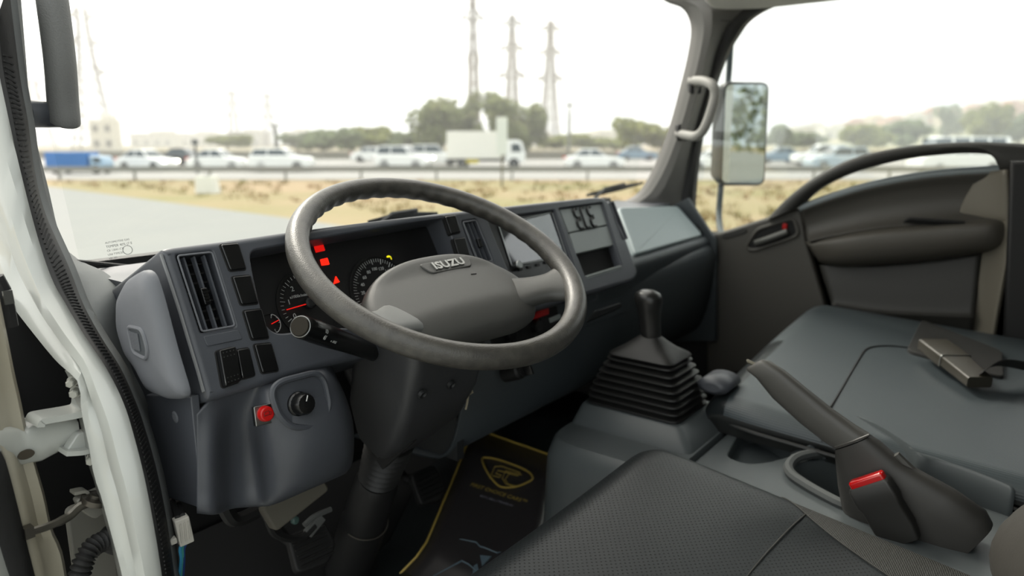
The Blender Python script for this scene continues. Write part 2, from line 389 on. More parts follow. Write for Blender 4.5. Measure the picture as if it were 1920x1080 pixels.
# --- right pillar
PL = [(1225, -30), (1262, 0), (1292, 12), (1306, 32), (1310, 60), (1302, 110), (1287, 170), (1270, 232), (1243, 305), (1217, 352), (1196, 372), (1166, 385)]
PM = [(1455, -30), (1415, 0), (1390, 20), (1370, 40), (1359, 54), (1340, 104), (1324, 167), (1305, 233), (1292, 292), (1281, 345), (1276, 372), (1275, 400)]
PS = [(1540, -25), (1497, 0), (1447, 12), (1405, 37), (1382, 67), (1363, 100), (1342, 154), (1324, 216), (1313, 267), (1305, 325), (1301, 375), (1299, 410)]
A = resamp(crom([P(x, y, X=2.17) for x, y in PL], 5), 60); B = resamp(crom([P(x, y, X=2.235) for x, y in PM], 5), 60); D = resamp(crom([P(x, y, X=2.262) for x, y in PS], 5), 60)
rg = [];
for a, b in zip(A, B):
    d = b - a; nn = V((-.7, -.7, 0))
    rg.append([a + V((.01, .03, 0)), a, a + d * .10 + nn * .022, a + d * .35 + nn * .036, a + d * .7 + nn * .022, b + nn * .006, b + V((.02, .01, 0))])
g = G(); g.rings(rg, False, False, closed=False)
pr = struct(ob('trim_3', g, TRIMR, thick=.003), 'brown grey trim on the windscreen pillar next to the passenger')
g = G(); q = P(1303, 38, X=2.19); r2 = P(1377, 42, X=2.225)
g.bar(q + V((-.006, -.03, 0)), r2 + V((-.012, -.008, 0)), .002)
ob('seam', g, BLKM, pr)
for (x, y) in ((1302, 160), (1278, 248)):
    g = G(); fr = Fr(P(x, y, X=2.172), (.72, -.69, 0), (0, 0, 1)); g.plate(fr, rrect(-.016, -.026, .022, .026, .008), -.03, .008, .003)
    ob('handle_socket', g, BLKM, pr)
rg = []
for b, d in zip(B, D):
    rg.append([b + V((.01, .02, 0)), b + V((-.004, -.004, 0)), b.lerp(d, .4) + V((-.012, -.01, 0)), b.lerp(d, .8) + V((-.008, -.008, 0)), d, d + V((.02, .0, 0))])
g = G(); g.rings(rg, False, False, closed=False)
struct(ob('trim_4', g, RUB, thick=.003), 'black rubber seal around the passenger door opening')
# --- glass
g = G(); c = [P(20, -60, X=.43), P(150, 492, X=.45), P(1180, 392, X=2.17), P(1270, -40, X=2.17)]
g.rings([[c[0].lerp(c[3], t) + V((0, .05 * math.sin(math.pi * t), 0)) for t in [k / 12 for k in range(13)]], [c[1].lerp(c[2], t) + V((0, .05 * math.sin(math.pi * t), 0)) for t in [k / 12 for k in range(13)]]], False, False, closed=False)
w1 = struct(ob('window_1', g, GLASS), 'clear windscreen above the dashboard')
A_ = c[1].lerp(c[2], .1); 
def wsf(x, y):
    o = c[0]; nn = (c[3] - c[0]).cross(c[1] - c[0]); d = ray(x, y); return EYE + d * ((o - EYE).dot(nn) / d.dot(nn))
o0 = wsf(221, 466); fr = Fr(o0 + V((0, -.004, 0)), wsf(245, 462) - wsf(198, 470), wsf(221, 452) - wsf(221, 480)); sx = (wsf(245, 462) - wsf(198, 470)).length
PRN = mat('faint_grey_print', (150, 152, 150), .7)
g = G()
for k, (t_, sc) in enumerate((('AUTOMOTIVE GAS', .8), ('TEMPER 40% (7 E', 1.0), ('CR 13041-CX', .8), ('UNI TYPE301', .8), ('43R-002', .7))):
    g.text(fr.at(-sx * .48, .012 - k * .0062), t_, .0055 * sc, align='LEFT', depth=.0001, sx=.95)
g.tube([fr(sx * .32 + .007 * math.cos(a), -.004 + .007 * math.sin(a), 0) for a in [k * math.pi / 6 for k in range(12)]], .0005, 5, closed=True)
ob('glazing_mark', g, PRN, w1)
g = G(); a = P(150, 491, X=.452); b = P(275, 503, X=.60); g.tube([a + V((-.02, 0, .002)), a, b, b + V((.1, .0, -.002))], .0035, 6); ob('glass_edge_band', g, RUB, w1)
g = G(); fr = Fr((2.285, 0, 0), (0, -1, 0), (0, 0, 1))
wp = [P(x, y, X=2.285) for x, y in [(1300, 470), (1301, 375), (1313, 267), (1342, 154), (1382, 67), (1447, 12), (1500, -20), (1990, -60), (1990, 330), (1700, 360)]]
g.plate(fr, [(-q.y, q.z) for q in wp], -.002, .002)
struct(ob('window_2', g, GLASS), 'side window in the passenger door')

g = G(); g.plate(Fr((2.30, 0, 0), (0, -1, 0), (0, 0, 1)), [(-1.3, .7), (.62, .7), (.62, 2.10), (.10, 2.10), (.06, 1.30), (-1.3, 1.42)], -.02, .02); struct(ob('wall_right', g, BLKM), 'black lower wall of the cab below the passenger door')
# ================================================================== DASHBOARD
dash = thing('dashboard', 'blue grey moulded dashboard across the cab behind the steering wheel', 'dashboard', (1.3, .95, 1.0))
TL = P(301, 469, X=.44); BL = P(388, 750, X=.44); TR = P(1140, 370, Y=.86)
DF = Fr(BL, TR - TL, TL - BL)
OUT = [(301, 470), (310, 463), (420, 450), (540, 433), (700, 413), (840, 397), (1000, 380), (1110, 369), (1133, 369), (1145, 381), (1172, 440), (1198, 512), (1190, 527), (1100, 554), (980, 590), (800, 642), (617, 686), (503, 719), (398, 751), (386, 748), (372, 695), (340, 590), (318, 520)]
CL = rpoly(DF.pl([(468, 471), (600, 447), (740, 423), (832, 407), (858, 470), (892, 575), (760, 620), (640, 612), (520, 626), (500, 612), (480, 540)]), [.012, .05, .05, .006, .02, .02, .02, .05, .012, .01, .05])
VL = rpoly(DF.pl([(330, 478), (398, 471), (442, 612), (377, 624)]), .003)
VR = rpoly(DF.pl([(866, 415), (893, 411), (925, 490), (895, 496)]), .003)
CAV = rpoly(DF.pl([(1048, 391), (1130, 380), (1166, 498), (1098, 518)]), .003)
STR = rpoly(DF.pl([(1143, 380), (1150, 379), (1176, 446), (1168, 448)]), .001)
SCR = rpoly(DF.pl([(914, 411), (1040, 394), (1082, 515), (965, 535)]), .004)
g = G(); g.holed(DF, c2(DF.pl(OUT), 1, True) if False else rpoly(DF.pl(OUT), .012, 2), [(CL, .055), (VL, .045), (VR, .045), (CAV, .022), (STR, .03), (SCR, .012)], -.20, 0, .009, 4)
ob('fascia', g, DASH, dash)
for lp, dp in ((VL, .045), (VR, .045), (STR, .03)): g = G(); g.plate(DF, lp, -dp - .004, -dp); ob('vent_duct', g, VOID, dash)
g = G(); g.box((1.32, 1.11, 1.475), (1.72, .20, .05)); ob('top_deck', g, DASH, dash)
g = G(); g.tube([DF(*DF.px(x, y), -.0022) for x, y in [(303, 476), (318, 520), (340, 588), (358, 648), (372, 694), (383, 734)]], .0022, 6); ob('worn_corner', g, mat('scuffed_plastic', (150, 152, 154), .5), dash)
# --- vents
def vent(pxs, nh, thumb, par):
    (a0, b0), (a1, b1), (a2, b2), (a3, b3) = [DF.px(*q) for q in pxs]      # tl tr br bl
    f = G(); f.plate(DF, inset(ccw([(a0, b0), (a1, b1), (a2, b2), (a3, b3)]), -.003), -.03, -.026)
    lp = ccw([(a0, b0), (a1, b1), (a2, b2), (a3, b3)]); G_ = G()
    G_.tube([DF(a, b, .0008) for a, b in rpoly(lp, .004)], .0013, 6, closed=True)
    v = ob('air_vent', G_, DASHL, par)
    for k in range(3):
        t = (k + .7) / 3.4
        s = G(); s.bar(DF(a0 + (a1 - a0) * t, b0 + (b1 - b0) * t - .002, -.008), DF(a3 + (a2 - a3) * t, b3 + (b2 - b3) * t + .002, -.008), .0026, .008); ob('vertical_slat', s, DASH, v)
    for k in range(nh):
        t = (k + .6) / nh
        s = G(); s.bar(DF(a0 + (a3 - a0) * t, b0 + (b3 - b0) * t, -.022), DF(a1 + (a2 - a1) * t, b1 + (b2 - b1) * t, -.022), .009, .0016); ob('horizontal_slat', s, BLKM, v)
    if thumb:
        tx, ty = DF.px(*thumb); s = G(); h = (b0 - b3) * .11
        s.plate(DF, rrect(tx - .0045, ty - h, tx + .0045, ty + h, .002), -.012, .001, .0015)
        for k in range(5): s.box(DF(tx, ty + h * (k - 2) * .38, .0015), (.007, .002, .0016))
        ob('thumb_wheel', s, BLK, v)
    return v
vent([(332, 480), (397, 473), (440, 611), (378, 622)], 8, (386, 555), dash)
vent([(867, 417), (892, 413), (923, 489), (896, 494)], 8, (900, 455), dash)
vent([(1143, 380), (1150, 379), (1176, 446), (1168, 448)], 0, None, dash)
g = G(); g.plate(DF, rpoly(DF.pl([(380, 631), (446, 618), (455, 636), (388, 650)]), .003), -.004, .0012, .001); ob('vent_trim_panel', g, DASH, dash)
# --- rocker switches
def rocker(pxs, name='rocker_switch', hgt=.004, big=False):
    lp = rpoly(DF.pl(pxs), .003, 3); g = G(); g.plate(DF, inset(ccw(lp), -.0018), -.006, .0008, .0006); o = ob(name, g, VOID, dash)
    g = G(); g.plate(DF, lp, -.006, hgt, .0018, 4); k = ob('rocker', g, BLK, o)
    (a0, b0), (a1, b1), (a2, b2), (a3, b3) = DF.pl(pxs)
    g = G(); g.tube([DF(a3 + .0015, b3 + .004, hgt - .0006), DF(a0 + .0015, b0 - .004, hgt - .0006), DF(a0 + .004, b0 - .0016, hgt - .0006), DF(a1 - .003, b1 - .0016, hgt - .0006)], .0005, 5); ob('worn_edge', g, CHR, o)
    return o, k
for q in ([(412, 460), (445, 457), (460, 505), (430, 508)], [(434, 520), (468, 517), (483, 569), (451, 572)], [(455, 584), (489, 580), (503, 634), (471, 637)], [(475, 647), (507, 644), (521, 695), (490, 700)],
          [(442, 657), (465, 653), (477, 704), (452, 711)], [(833, 407), (852, 404), (862, 436), (844, 440)], [(849, 449), (870, 446), (879, 478), (859, 482)]): rocker(q)
o, k = rocker([(404, 660), (436, 652), (447, 716), (416, 727)], 'large_rocker_switch', .011)
g = G(); a0, b0 = DF.px(404, 660); a1, b1 = DF.px(436, 652); a3, b3 = DF.px(416, 727); a2, b2 = DF.px(447, 716)
for v_ in (.10, .22, .80, .92):
    for u_ in (.2, .4, .6, .8):
        a = (a0 + (a1 - a0) * u_) * (1 - v_) + (a3 + (a2 - a3) * u_) * v_; b = (b0 + (b1 - b0) * u_) * (1 - v_) + (b3 + (b2 - b3) * u_) * v_
        g.lathe(DF.at(a, b, .0105), [(.0009, 0), (.0007, .001)], 6)
tag(ob('grip_dots', g, CHR, o), None, None, None, 'stuff')
# --- instrument cluster
HZ = -.05
g = G(); g.plate(DF, inset(ccw(CL), -.004), HZ - .01, HZ); ic = ob('instrument_cluster', g, mat('cluster_face', (22, 22, 23), .55), dash)
def gauge(cx, cy, r, a0, a1, nmaj, nmin, nums, fs):
    ca, cb = DF.px(cx, cy, HZ); fr = DF.at(ca, cb, HZ)
    g = G(); g.lathe(fr, [(r * 1.12, 0), (r * 1.12, .003), (r * 1.05, .003), (r * 1.04, .001)], 48); gg = ob('gauge_face', g, mat('gauge_black', (16, 16, 17), .5), ic)
    g = G()
    for k in range(nmaj * nmin + 1):
        a = math.radians(a0 + (a1 - a0) * k / (nmaj * nmin)); L = .16 if k % nmin == 0 else .10; wd = .0014 if k % nmin == 0 else .0008
        d = fr.u * math.cos(a) + fr.v * math.sin(a); g.bar(fr.o + d * r * (1 - L) + fr.n * .0035, fr.o + d * r + fr.n * .0035, wd, .0006)
    for k, t in enumerate(nums):
        a = math.radians(a0 + (a1 - a0) * k / (len(nums) - 1)); g.text(fr.at(r * .70 * math.cos(a), r * .70 * math.sin(a), .0035), t, fs, depth=.0003)
    ob('dial_marks', g, WPRINT, gg); return fr, r, gg
def radius(cx, cy, px, py):
    a, b = DF.px(cx, cy, HZ); c, d = DF.px(px, py, HZ); return math.hypot(a - c, b - d)
NEED = mat('needle_red', (235, 30, 22), .4, emit=.35)
fr, r, gg = gauge(578, 570, radius(578, 570, 524, 574), 205, -25, 6, 5, ['0', '1', '2', '3', '4', '5', '6'], .011)
g = G(); g.text(fr.at(-r * .30, r * .30, .0035), 'x1000r/min', .0065, depth=.0003); ob('lettering', g, WPRINT, gg)
g = G(); a = math.radians(184); d = fr.u * math.cos(a) + fr.v * math.sin(a); g.bar(fr.o + fr.n * .007, fr.o + d * r * .88 + fr.n * .007, .002, .001); ob('needle', g, NEED, gg)
g = G(); g.lathe(fr, [(.009, .004), (.009, .009), (.006, .011)], 20); ob('needle_cap', g, BLKM, gg)
fr, r, gg = gauge(716, 548, radius(716, 548, 661, 545), 193, 35, 8, 4, ['0', '20', '40', '60', '80', '100', '120', '140', '160'], .0080)
g = G(); g.text(fr.at(0, -r * .45, .0035), 'km/h', .007, depth=.0003); ob('lettering', g, WPRINT, gg)
g = G(); a = math.radians(193); d = fr.u * math.cos(a) + fr.v * math.sin(a); g.bar(fr.o + fr.n * .007, fr.o + d * r * .85 + fr.n * .007, .002, .001); ob('needle', g, NEED, gg)
g = G(); g.lathe(fr, [(.009, .004), (.009, .009), (.006, .011)], 20); ob('needle_cap', g, BLKM, gg)
fr, r, gg = gauge(506, 609, radius(506, 609, 523, 606), 70, -70, 2, 2, ['F', ' ', 'E'], .004)
g = G(); g.tube([fr(r * math.cos(a), r * math.sin(a), .004) for a in [math.radians(70 - 7 * k) for k in range(21)]], .0007, 5); ob('dial_rim', g, WPRINT, gg)
g = G(); g.bar(fr.o + fr.n * .005, fr.o + (fr.u * .97 + fr.v * .25) * r * .9 + fr.n * .005, .0014, .0008); ob('needle', g, NEED, gg)
fr, r, gg = gauge(815, 560, radius(815, 560, 795, 560), 110, 250, 2, 2, ['H', ' ', 'C'], .004)
def lamp(pts, m, nm='warning_lamp'):
    g = G(); g.plate(DF, rpoly(DF.pl(pts, HZ), .001), HZ, HZ + .0015); return ob(nm, g, m, ic)
lamp([(584, 449), (601, 446), (609, 470), (592, 474)], mat('red_lamp_dim', (205, 18, 12), .4, emit=.45))
lamp([(600, 487), (613, 484), (617, 496), (603, 498)], REDL)
lamp([(629, 518), (636, 529), (625, 533)], REDL)
fr = DF.at(*DF.px(729, 485, HZ), HZ); g = G(); g.lathe(fr, [(.0055, 0), (.0055, .0012)], 20); l_ = ob('warning_lamp', g, YEL, ic)
g = G(); g.plate(fr, rrect(-.003, -.002, .003, .002, .0005), .0012, .0016); ob('lamp_symbol', g, BLKM, l_)
fr = DF.at(*DF.px(608, 491, HZ), HZ); g = G()
g.tube([fr(a, b, .0018) for a, b in rrect(-.0035, -.0028, .0035, .0028, .0006, 2)], .0003, 4, closed=True); g.box(fr(0, 0, .0018), (.004, .0004, .0006)); ob('lamp_symbol', g, BLKM, ic)
# --- head unit with touch screen
g = G(); g.plate(DF, inset(ccw(SCR), -.002), -.016, -.010); hu = ob('head_unit', g, BLK, dash)
g = G(); g.plate(DF, rpoly(DF.pl([(936, 424), (1034, 400), (1060, 478), (960, 497)], -.009), .002), -.010, -.0085, .0004); ob('touch_screen', g, mat('screen_glass', (34, 46, 60), .04, spec=1.0, coat=1.0), hu)
g = G(); q = DF.pl([(936, 424), (1034, 400), (1060, 478), (960, 497)], -.009); g.tube([DF(a, b, -.008) for a, b in rpoly(inset(ccw(q), -.002), .002)], .0012, 6, closed=True); ob('bezel', g, CHR, hu)
for k in range(5):
    a, b = DF.px(975 + k * 16, 505 - k * 4.2, -.01); g = G(); g.plate(DF, rrect(a - .006, b - .003, a + .006, b + .003, .0015), -.011, -.0065, .001); ob('button', g, BLKM, hu)
a, b = DF.px(969, 498, -.008); g = G(); g.lathe(DF.at(a, b, -.01), [(.009, 0), (.009, .009), (.0075, .011)], 20); ob('volume_knob', g, CHR, hu)
# --- storage panel with raised letters and open slot
f2 = DF
g = G(); g.plate(f2, rpoly(DF.pl([(1050, 393), (1129, 382), (1140, 421), (1066, 436)], -.006), .002), -.02, -.006, .0015); sp = ob('storage_panel', g, CTR, dash)
g = G(); g.plate(f2, rpoly(DF.pl([(1067, 438), (1141, 423), (1152, 459), (1079, 476)], -.006), .002), -.02, -.006, .0015); ob('lower_flap', g, CTR, sp)
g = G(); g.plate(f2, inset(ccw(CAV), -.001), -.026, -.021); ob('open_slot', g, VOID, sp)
g = G(); g.bar(DF(*DF.px(1100, 520), -.002), DF(*DF.px(1165, 500), -.002), .006, .006); ob('slot_lip', g, CTR, sp)
a, b = DF.px(1097, 408, -.004); fr = DF.at(a, b, -.006); hh = .047; wd = .017
for k, ch in enumerate(('E', 'C', 'E')):
    g = G(); x0 = (k - 1) * .0270; q = fr.at(x0, 0)
    def seg(a0, b0, a1, b1, wx=.0048): g.bar(q(a0, b0, .002), q(a1, b1, .002), wx, .004)
    if ch == 'E':
        for s in (1, -1):
            g.tube([q(.0065, s * hh * .5, .002), q(-.004, s * hh * .5, .002), q(-.009, s * hh * .38, .002), q(-.009, s * hh * .18, .002), q(-.004, s * hh * .06, .002), q(.0065, s * hh * .06, .002)], .0031, 10)
    else:
        g.tube([q(.007, hh * .5, .002), q(-.005, hh * .5, .002), q(-.008, hh * .40, .002), q(-.008, -hh * .40, .002), q(-.005, -hh * .5, .002), q(.007, -hh * .5, .002)], .0028, 10)
    ob('raised_letter', g, BLK, sp)
# --- side cover at the left end
SCV = [(263, 506), (280, 512), (294, 554), (322, 661), (346, 740), (340, 750), (317, 751), (279, 737), (258, 694), (236, 666), (219, 612), (219, 556), (236, 524)]
fr = Fr((.412, 0, 0), (0, -1, 0), (0, 0, 1)); lp = [(-P(x, y, X=.406).y, P(x, y, X=.406).z) for x, y in SCV]; lp = ccw(rpoly(lp, .012, 3)); g = G()
ca_ = sum(a for a, b in lp) / len(lp); cb0 = sum(b for a, b in lp) / len(lp)
g.rings([[fr(a, b, -.003) for a, b in lp], [fr(a, b, .0) for a, b in lp], [fr(a, b, .006) for a, b in inset(lp, .002)]] + [[fr(ca_ + (a - ca_) * k, cb0 + (b - cb0) * k, h) for a, b in lp] for k, h in ((.90, .011), (.78, .0145), (.6, .0165), (.3, .0172), (.02, .0174))])
sc = ob('side_cover', g, DASHL, dash, sm=60)
q = P(268, 640, X=.40); fr2 = Fr((.3950, q.y, q.z), (0, -1, 0), (0, 0, 1)); lp = rpoly([(-.024, .017), (.014, .019), (.023, -.004), (.018, -.019), (-.016, -.016)], .009, 4)
g = G(); g.tube([fr2(a, b, .0005) for a, b in lp], .0028, 8, closed=True); ob('finger_rim', g, DASHL, sc)
g = G(); g.plate(fr2, lp, -.002, .0008); ob('finger_recess', g, mat('dash_recess_plastic', (84, 89, 94), .6), sc)
g = G()
for k in range(7): g.bar(fr2(-.015 + k * .0032, -.010, .002), fr2(-.017 + k * .0032, .012, .002), .0013, .002)
ob('finger_ribs', g, DASHL, sc)
# --- knee panel with knob and button
R = [[(369, 777, .835), (400, 745, .835), (444, 730, .835), (476, 720, .834), (500, 712, .83), (560, 694, .825), (606, 682, .825), (622, 688, .85)],
     [(369, 830, .835), (402, 812, .83), (434, 800, .856), (470, 788, .845), (500, 775, .80), (560, 757, .785), (630, 738, .785), (649, 745, .82)],
     [(369, 870, .835), (403, 862, .83), (432, 856, .870), (476, 846, .862), (504, 838, .805), (570, 820, .772), (645, 800, .772), (663, 800, .82)],
     [(369, 920, .835), (404, 915, .83), (434, 906, .870), (482, 900, .862), (512, 897, .812), (575, 880, .78), (645, 860, .78), (662, 862, .82)],
     [(369, 961, .84), (404, 963, .835), (436, 952, .870), (484, 948, .862), (514, 944, .83), (572, 920, .81), (628, 896, .81), (648, 888, .84)],
     [(369, 955, .90), (404, 957, .90), (444, 945, .91), (480, 943, .91), (508, 941, .90), (572, 915, .89), (628, 893, .89), (645, 880, .89)]]
g = G(); g.grid([[P(x, y, Y=q) for x, y, q in r] for r in R], 6, 6); kp = ob('knee_panel', g, DASH, dash, thick=.004, sm=60)
g = G(); a = [P(x, y, Y=.835) for x, y in [(369, 770), (369, 958)]]; b = [P(x, y, X=.40) for x, y in [(320, 930), (300, 878), (285, 790), (279, 738)]]
xx = a[0].x; g.plate(Fr((xx - .004, 0, 0), (0, -1, 0), (0, 0, 1)), [(-a[0].y, a[0].z + .02), (-a[1].y, a[1].z)] + [(-P(x, y, X=xx).y, P(x, y, X=xx).z) for x, y in [(322, 930), (303, 880), (288, 790), (282, 738)]], -.008, .002, .002)
kps = ob('knee_panel_side', g, DASH, dash)
q = P(331, 781, X=xx - .004); g = G(); g.lathe(Fr(q, (0, -1, 0), (0, 0, 1)), [(.0085, 0), (.008, .002), (.005, .003)], 20); ob('trim_clip', g, DASHL, kps)
KF = Fr(P(557, 757, Y=.785), (1, -.02, 0), (0, .22, 1))
lp = rpoly(KF.pl([(505, 735), (520, 716), (590, 698), (606, 712), (616, 760), (606, 785), (580, 800), (545, 802), (520, 780)]), .012, 4)
g = G(); g.tube([KF(a, b, .003) for a, b in lp], .0045, 8, closed=True); ob('recess_lip', g, DASH, kp)
g = G(); g.plate(KF, lp, -.003, .0015); ob('recess_floor', g, DASH, kp)
g = G(); n = 36; pf = [(.0165, .002), (.0165, .006), (.0145, .008), (.0145, .019), (.0122, .0235), (.005, .0245)]
g.rings([[KF((r + (.0006 if k % 2 and .006 < c < .024 else 0)) * math.cos(2 * math.pi * k / n), (r + (.0006 if k % 2 and .006 < c < .024 else 0)) * math.sin(2 * math.pi * k / n), c) for k in range(n)] for r, c in pf]); kn = ob('rotary_knob', g, BLK, kp)
g = G(); g.bar(KF(-.001, .004, .0248), KF(.003, .011, .0242), .0012, .0012); ob('pointer', g, WPRINT, kn)
BF = Fr(P(493, 777, Y=.800), (1, -.12, -.05), (0, .22, 1))
g = G(); g.plate(BF, rrect(-.0125, -.0135, .0125, .0125, .0015), -.004, .003, .001); pb = ob('push_button', g, CHR, kp)
g = G(); g.lathe(BF.at(.001, .001), [(.0105, .003), (.0105, .0065), (.0095, .0085), (.0095, .011), (.008, .012)], 24); ob('red_cap', g, RED, pb)
g = G(); f3 = BF.at(.001, .001, .0124); g.tube([f3(a, b) for a, b in [(-.005, -.002), (-.005, .003), (.002, .004), (.002, -.001), (-.005, -.002)]], .0004, 4); g.tube([f3(a, b) for a, b in [(.002, .002), (.005, .002), (.005, -.001), (.002, -.001)]], .0004, 4); ob('truck_symbol', g, BLKM, pb)
# --- lower centre dash and passenger side
def prof(x0, x1, pf, name, m, n=2, sm=50):
    pf = crom([(0, y, z) for y, z in pf], 4); g = G()
    g.rings([[(x0 + (x1 - x0) * k / (n - 1), q.y, q.z) for q in pf] for k in range(n)], False, False, closed=False, uv=True); return ob(name, g, m, dash, thick=.006, sm=sm)
DL = mat('lower_dash_plastic', (62, 69, 73), .5, bump=(900, .25, .0004))
lw = prof(.98, 2.24, [(.90, 1.37), (.868, 1.345), (.87, 1.25), (.885, 1.16), (.915, 1.09), (.98, 1.065), (1.2, 1.05)], 'lower_dash', DL)
g = G(); g.box((1.0, .985, 1.20), (.02, .18, .26)); ob('lower_dash_end', g, DASHD, dash)
g = G(); g.bar(P(1030, 660, Y=.882), P(1172, 590, Y=.868), .004); ob('drawer_edge', g, DASHD, lw)
LF = Fr(P(1100, 600, Y=.865), (1, 0, 0), (0, .0, 1))
g = G(); g.plate(LF, rpoly(LF.pl([(1085, 572), (1174, 541), (1178, 584), (1085, 616)]), .006), -.006, .004, .003); dr = ob('ash_drawer', g, DL, dash)
g = G(); g.tube([LF(*LF.px(1105, 564), .004), LF(*LF.px(1174, 539), .004)], .003, 8); ob('drawer_lip', g, DASH, dr)
g = G(); q = rpoly(LF.pl([(1094, 605), (1110, 583), (1160, 567), (1165, 574), (1120, 595)]), .006); g.plate(LF, q, .0, .006, .002); ob('pull_recess', g, DASHD, dr)
# heater controls behind the wheel
HF = Fr(P(1000, 600, Y=.86), (1, 0, 0), (0, .05, 1))
g = G(); g.plate(HF, rpoly(HF.pl([(905, 600), (1040, 560), (1050, 625), (930, 668)]), .008), -.02, .004, .003); hc = ob('heater_control', g, BLKM, dash)
g = G(); g.plate(HF, rpoly(HF.pl([(989, 592), (1022, 572), (1023, 589), (990, 600)]), .002), .003, .010, .002); ob('hazard_switch', g, RED, hc)
for px in (950, 1000): g = G(); g.lathe(HF.at(*HF.px(px, 620 - (px - 950) * .3 + 5), .004), [(.016, 0), (.015, .012), (.012, .014)], 24); ob('control_knob', g, BLK, hc)
g = G(); g.plate(HF, rpoly(HF.pl([(1026, 596), (1046, 588), (1048, 596), (1028, 605)]), .001), .003, .006); ob('button_row', g, CTR, hc)
# glovebox
def gl(t, c, h=0): return None
GB = [P(1160, 388, Y=.985), P(1288, 369, X=2.19), P(1318, 440, X=2.19), P(1193, 477, Y=.865)]
GB[2] = P(1318, 440, X=2.19)
fr = Fr(GB[3], GB[2] - GB[3], GB[0] - GB[3])
lp = [((q - fr.o).dot(fr.u), (q - fr.o).dot(fr.v)) for q in GB]
g = G(); g.plate(fr, rpoly(ccw(lp), .016, 5), -.06, .0, .006, 4); gb = ob('glovebox_lid', g, mat('glovebox_plastic', (176, 190, 192), .42, bump=(900, .2, .0003)), dash)
g = G(); g.plate(fr, rpoly(fr.pl([(1288, 384), (1294, 383), (1319, 430), (1313, 434)]), .001), -.002, .0008); ob('demist_slot', g, VOID, gb)
pd = []
for x in (1.46, 1.60, 1.85, 2.1, 2.22):
    t = (x - 1.6) / .6; zb = GB[3].z + (GB[2].z - GB[3].z) * max(0, min(1, (x - GB[3].x) / (GB[2].x - GB[3].x))); yb = GB[3].y + (GB[2].y - GB[3].y) * max(0, min(1, (x - GB[3].x) / (GB[2].x - GB[3].x)))
    pd.append([V((x, yb + .05, zb - .012)), V((x, yb + .004, zb - .008)), V((x, yb - .012, zb - .02)), V((x, yb - .014, zb - .045)), V((x, yb - .004, zb - .10)), V((x, yb + .02, zb - .24))])
g = G(); g.grid(pd, 4, 4); ob('passenger_dash', g, DL, dash, thick=-.006, sm=60)
g = G(); q = P(1335, 440, X=2.225); g.plate(Fr((2.215, 0, 0), (0, -1, 0), (0, 0, 1)), [(-P(x, y, X=2.215).y, P(x, y, X=2.215).z) for x, y in [(1290, 371), (1330, 432), (1342, 450), (1342, 640), (1230, 640), (1230, 400)]], -.012, .004, .004); ob('dash_end_panel', g, DL, dash)
# ================================================================== STEERING WHEEL AND COLUMN
WC = V((.79, .736, 1.52)); ts, ss = .483, -.091
WN = V((math.sin(ss), -math.sin(ts) * math.cos(ss), math.cos(ts) * math.cos(ss)))
WF = Fr(WC, V((1, 0, 0)) - WN * WN.x, WN.cross(V((1, 0, 0))))
sw = thing('steering_wheel', 'worn two-spoke steering wheel with padded grey hub in front of the instruments', 'steering wheel', WC)
RR_, RT = .2165, .0172
g = G(); n = 240; m_ = 20; rg = []
for i in range(n):
    a = 2 * math.pi * i / n; ring = []
    top = math.cos(a - math.radians(90)); grip = max(0.0, min(1.0, (top + .25) * 2.5))
    for k in range(m_):
        b = 2 * math.pi * k / m_; r = RT
        inner = max(0, -math.cos(b)) * max(0, min(1, .55 - math.sin(b)))                # finger grips on the inner lower side
        r -= .0021 * grip * inner * (1 + math.cos(i / n * 2 * math.pi * 44)) * .9
        ring.append(WF((RR_ + r * math.cos(b)) * math.cos(a), (RR_ + r * math.cos(b)) * math.sin(a), r * 1.03 * math.sin(b)))
    rg.append(ring)
rg.append(rg[0]); g.rings(rg, False, False); ob('rim', g, RIMM, sw, sm=60)
# hub pad: outline, domed
WF0 = WF; WF = WF.rot(math.radians(-7))
OUTL = [(0, .037), (.06, .034), (.108, .019), (.140, -.008), (.154, -.040), (.148, -.074), (.122, -.112), (.08, -.127), (.04, -.130), (0, -.130)]
OUTL = OUTL + [(-x, y) for x, y in OUTL[-2:0:-1]]
hl = ccw(c2(OUTL, 5, True)); ctr = (0, -.045)
def hubz(a, b): return -.016 - .016 * (a / .15) ** 2 + .006 * max(0.0, b / .035) - .016 * max(0.0, (-b - .075) / .055) ** 1.6
def sc_(k, dz=0):
    out = []
    for a, b in hl:
        x, y = ctr[0] + (a - ctr[0]) * k, ctr[1] + (b - ctr[1]) * k; out.append(WF(x, y, hubz(x, y) - dz))
    return out
g = G(); rg = [sc_(.76, .040), sc_(.90, .036), sc_(.97, .026), sc_(1.0, .016), sc_(.992, .012), sc_(.97, .006), sc_(.935, .002), sc_(.88, .0003), sc_(.8), sc_(.7), sc_(.6), sc_(.5), sc_(.4), sc_(.3), sc_(.2), sc_(.1), sc_(.02)]
g.rings(rg); hub = ob('hub_pad', g, HUBM, sw, sm=75)
lf = Fr(WF(.020, .007, hubz(.020, .007) + .0006), WF(.06, .0085, hubz(.06, .0085)) - WF(-.02, .0055, hubz(-.02, .0055)), WF.v + WF.n * .10)
g = G(); g.plate(lf, rpoly([(-.052, .012), (.052, .012), (.042, -.012), (-.042, -.012)], .008, 4), -.006, .0003, .0015); ob('badge_bar', g, HUBM, hub)
g = G(); g.text(lf, 'ISUZU', .0205, c=.0012, depth=.0012, sx=1.12, bold=.0007); ob('lettering', g, mat('badge_metal', (186, 187, 183), .3, .85), hub)
g = G(); q = (.045, -.022); g.bar(WF(*q, hubz(*q) + .0004), WF(.056, -.022, hubz(.056, -.022) + .0004), .0012); ob('scuff', g, BLKM, hub)
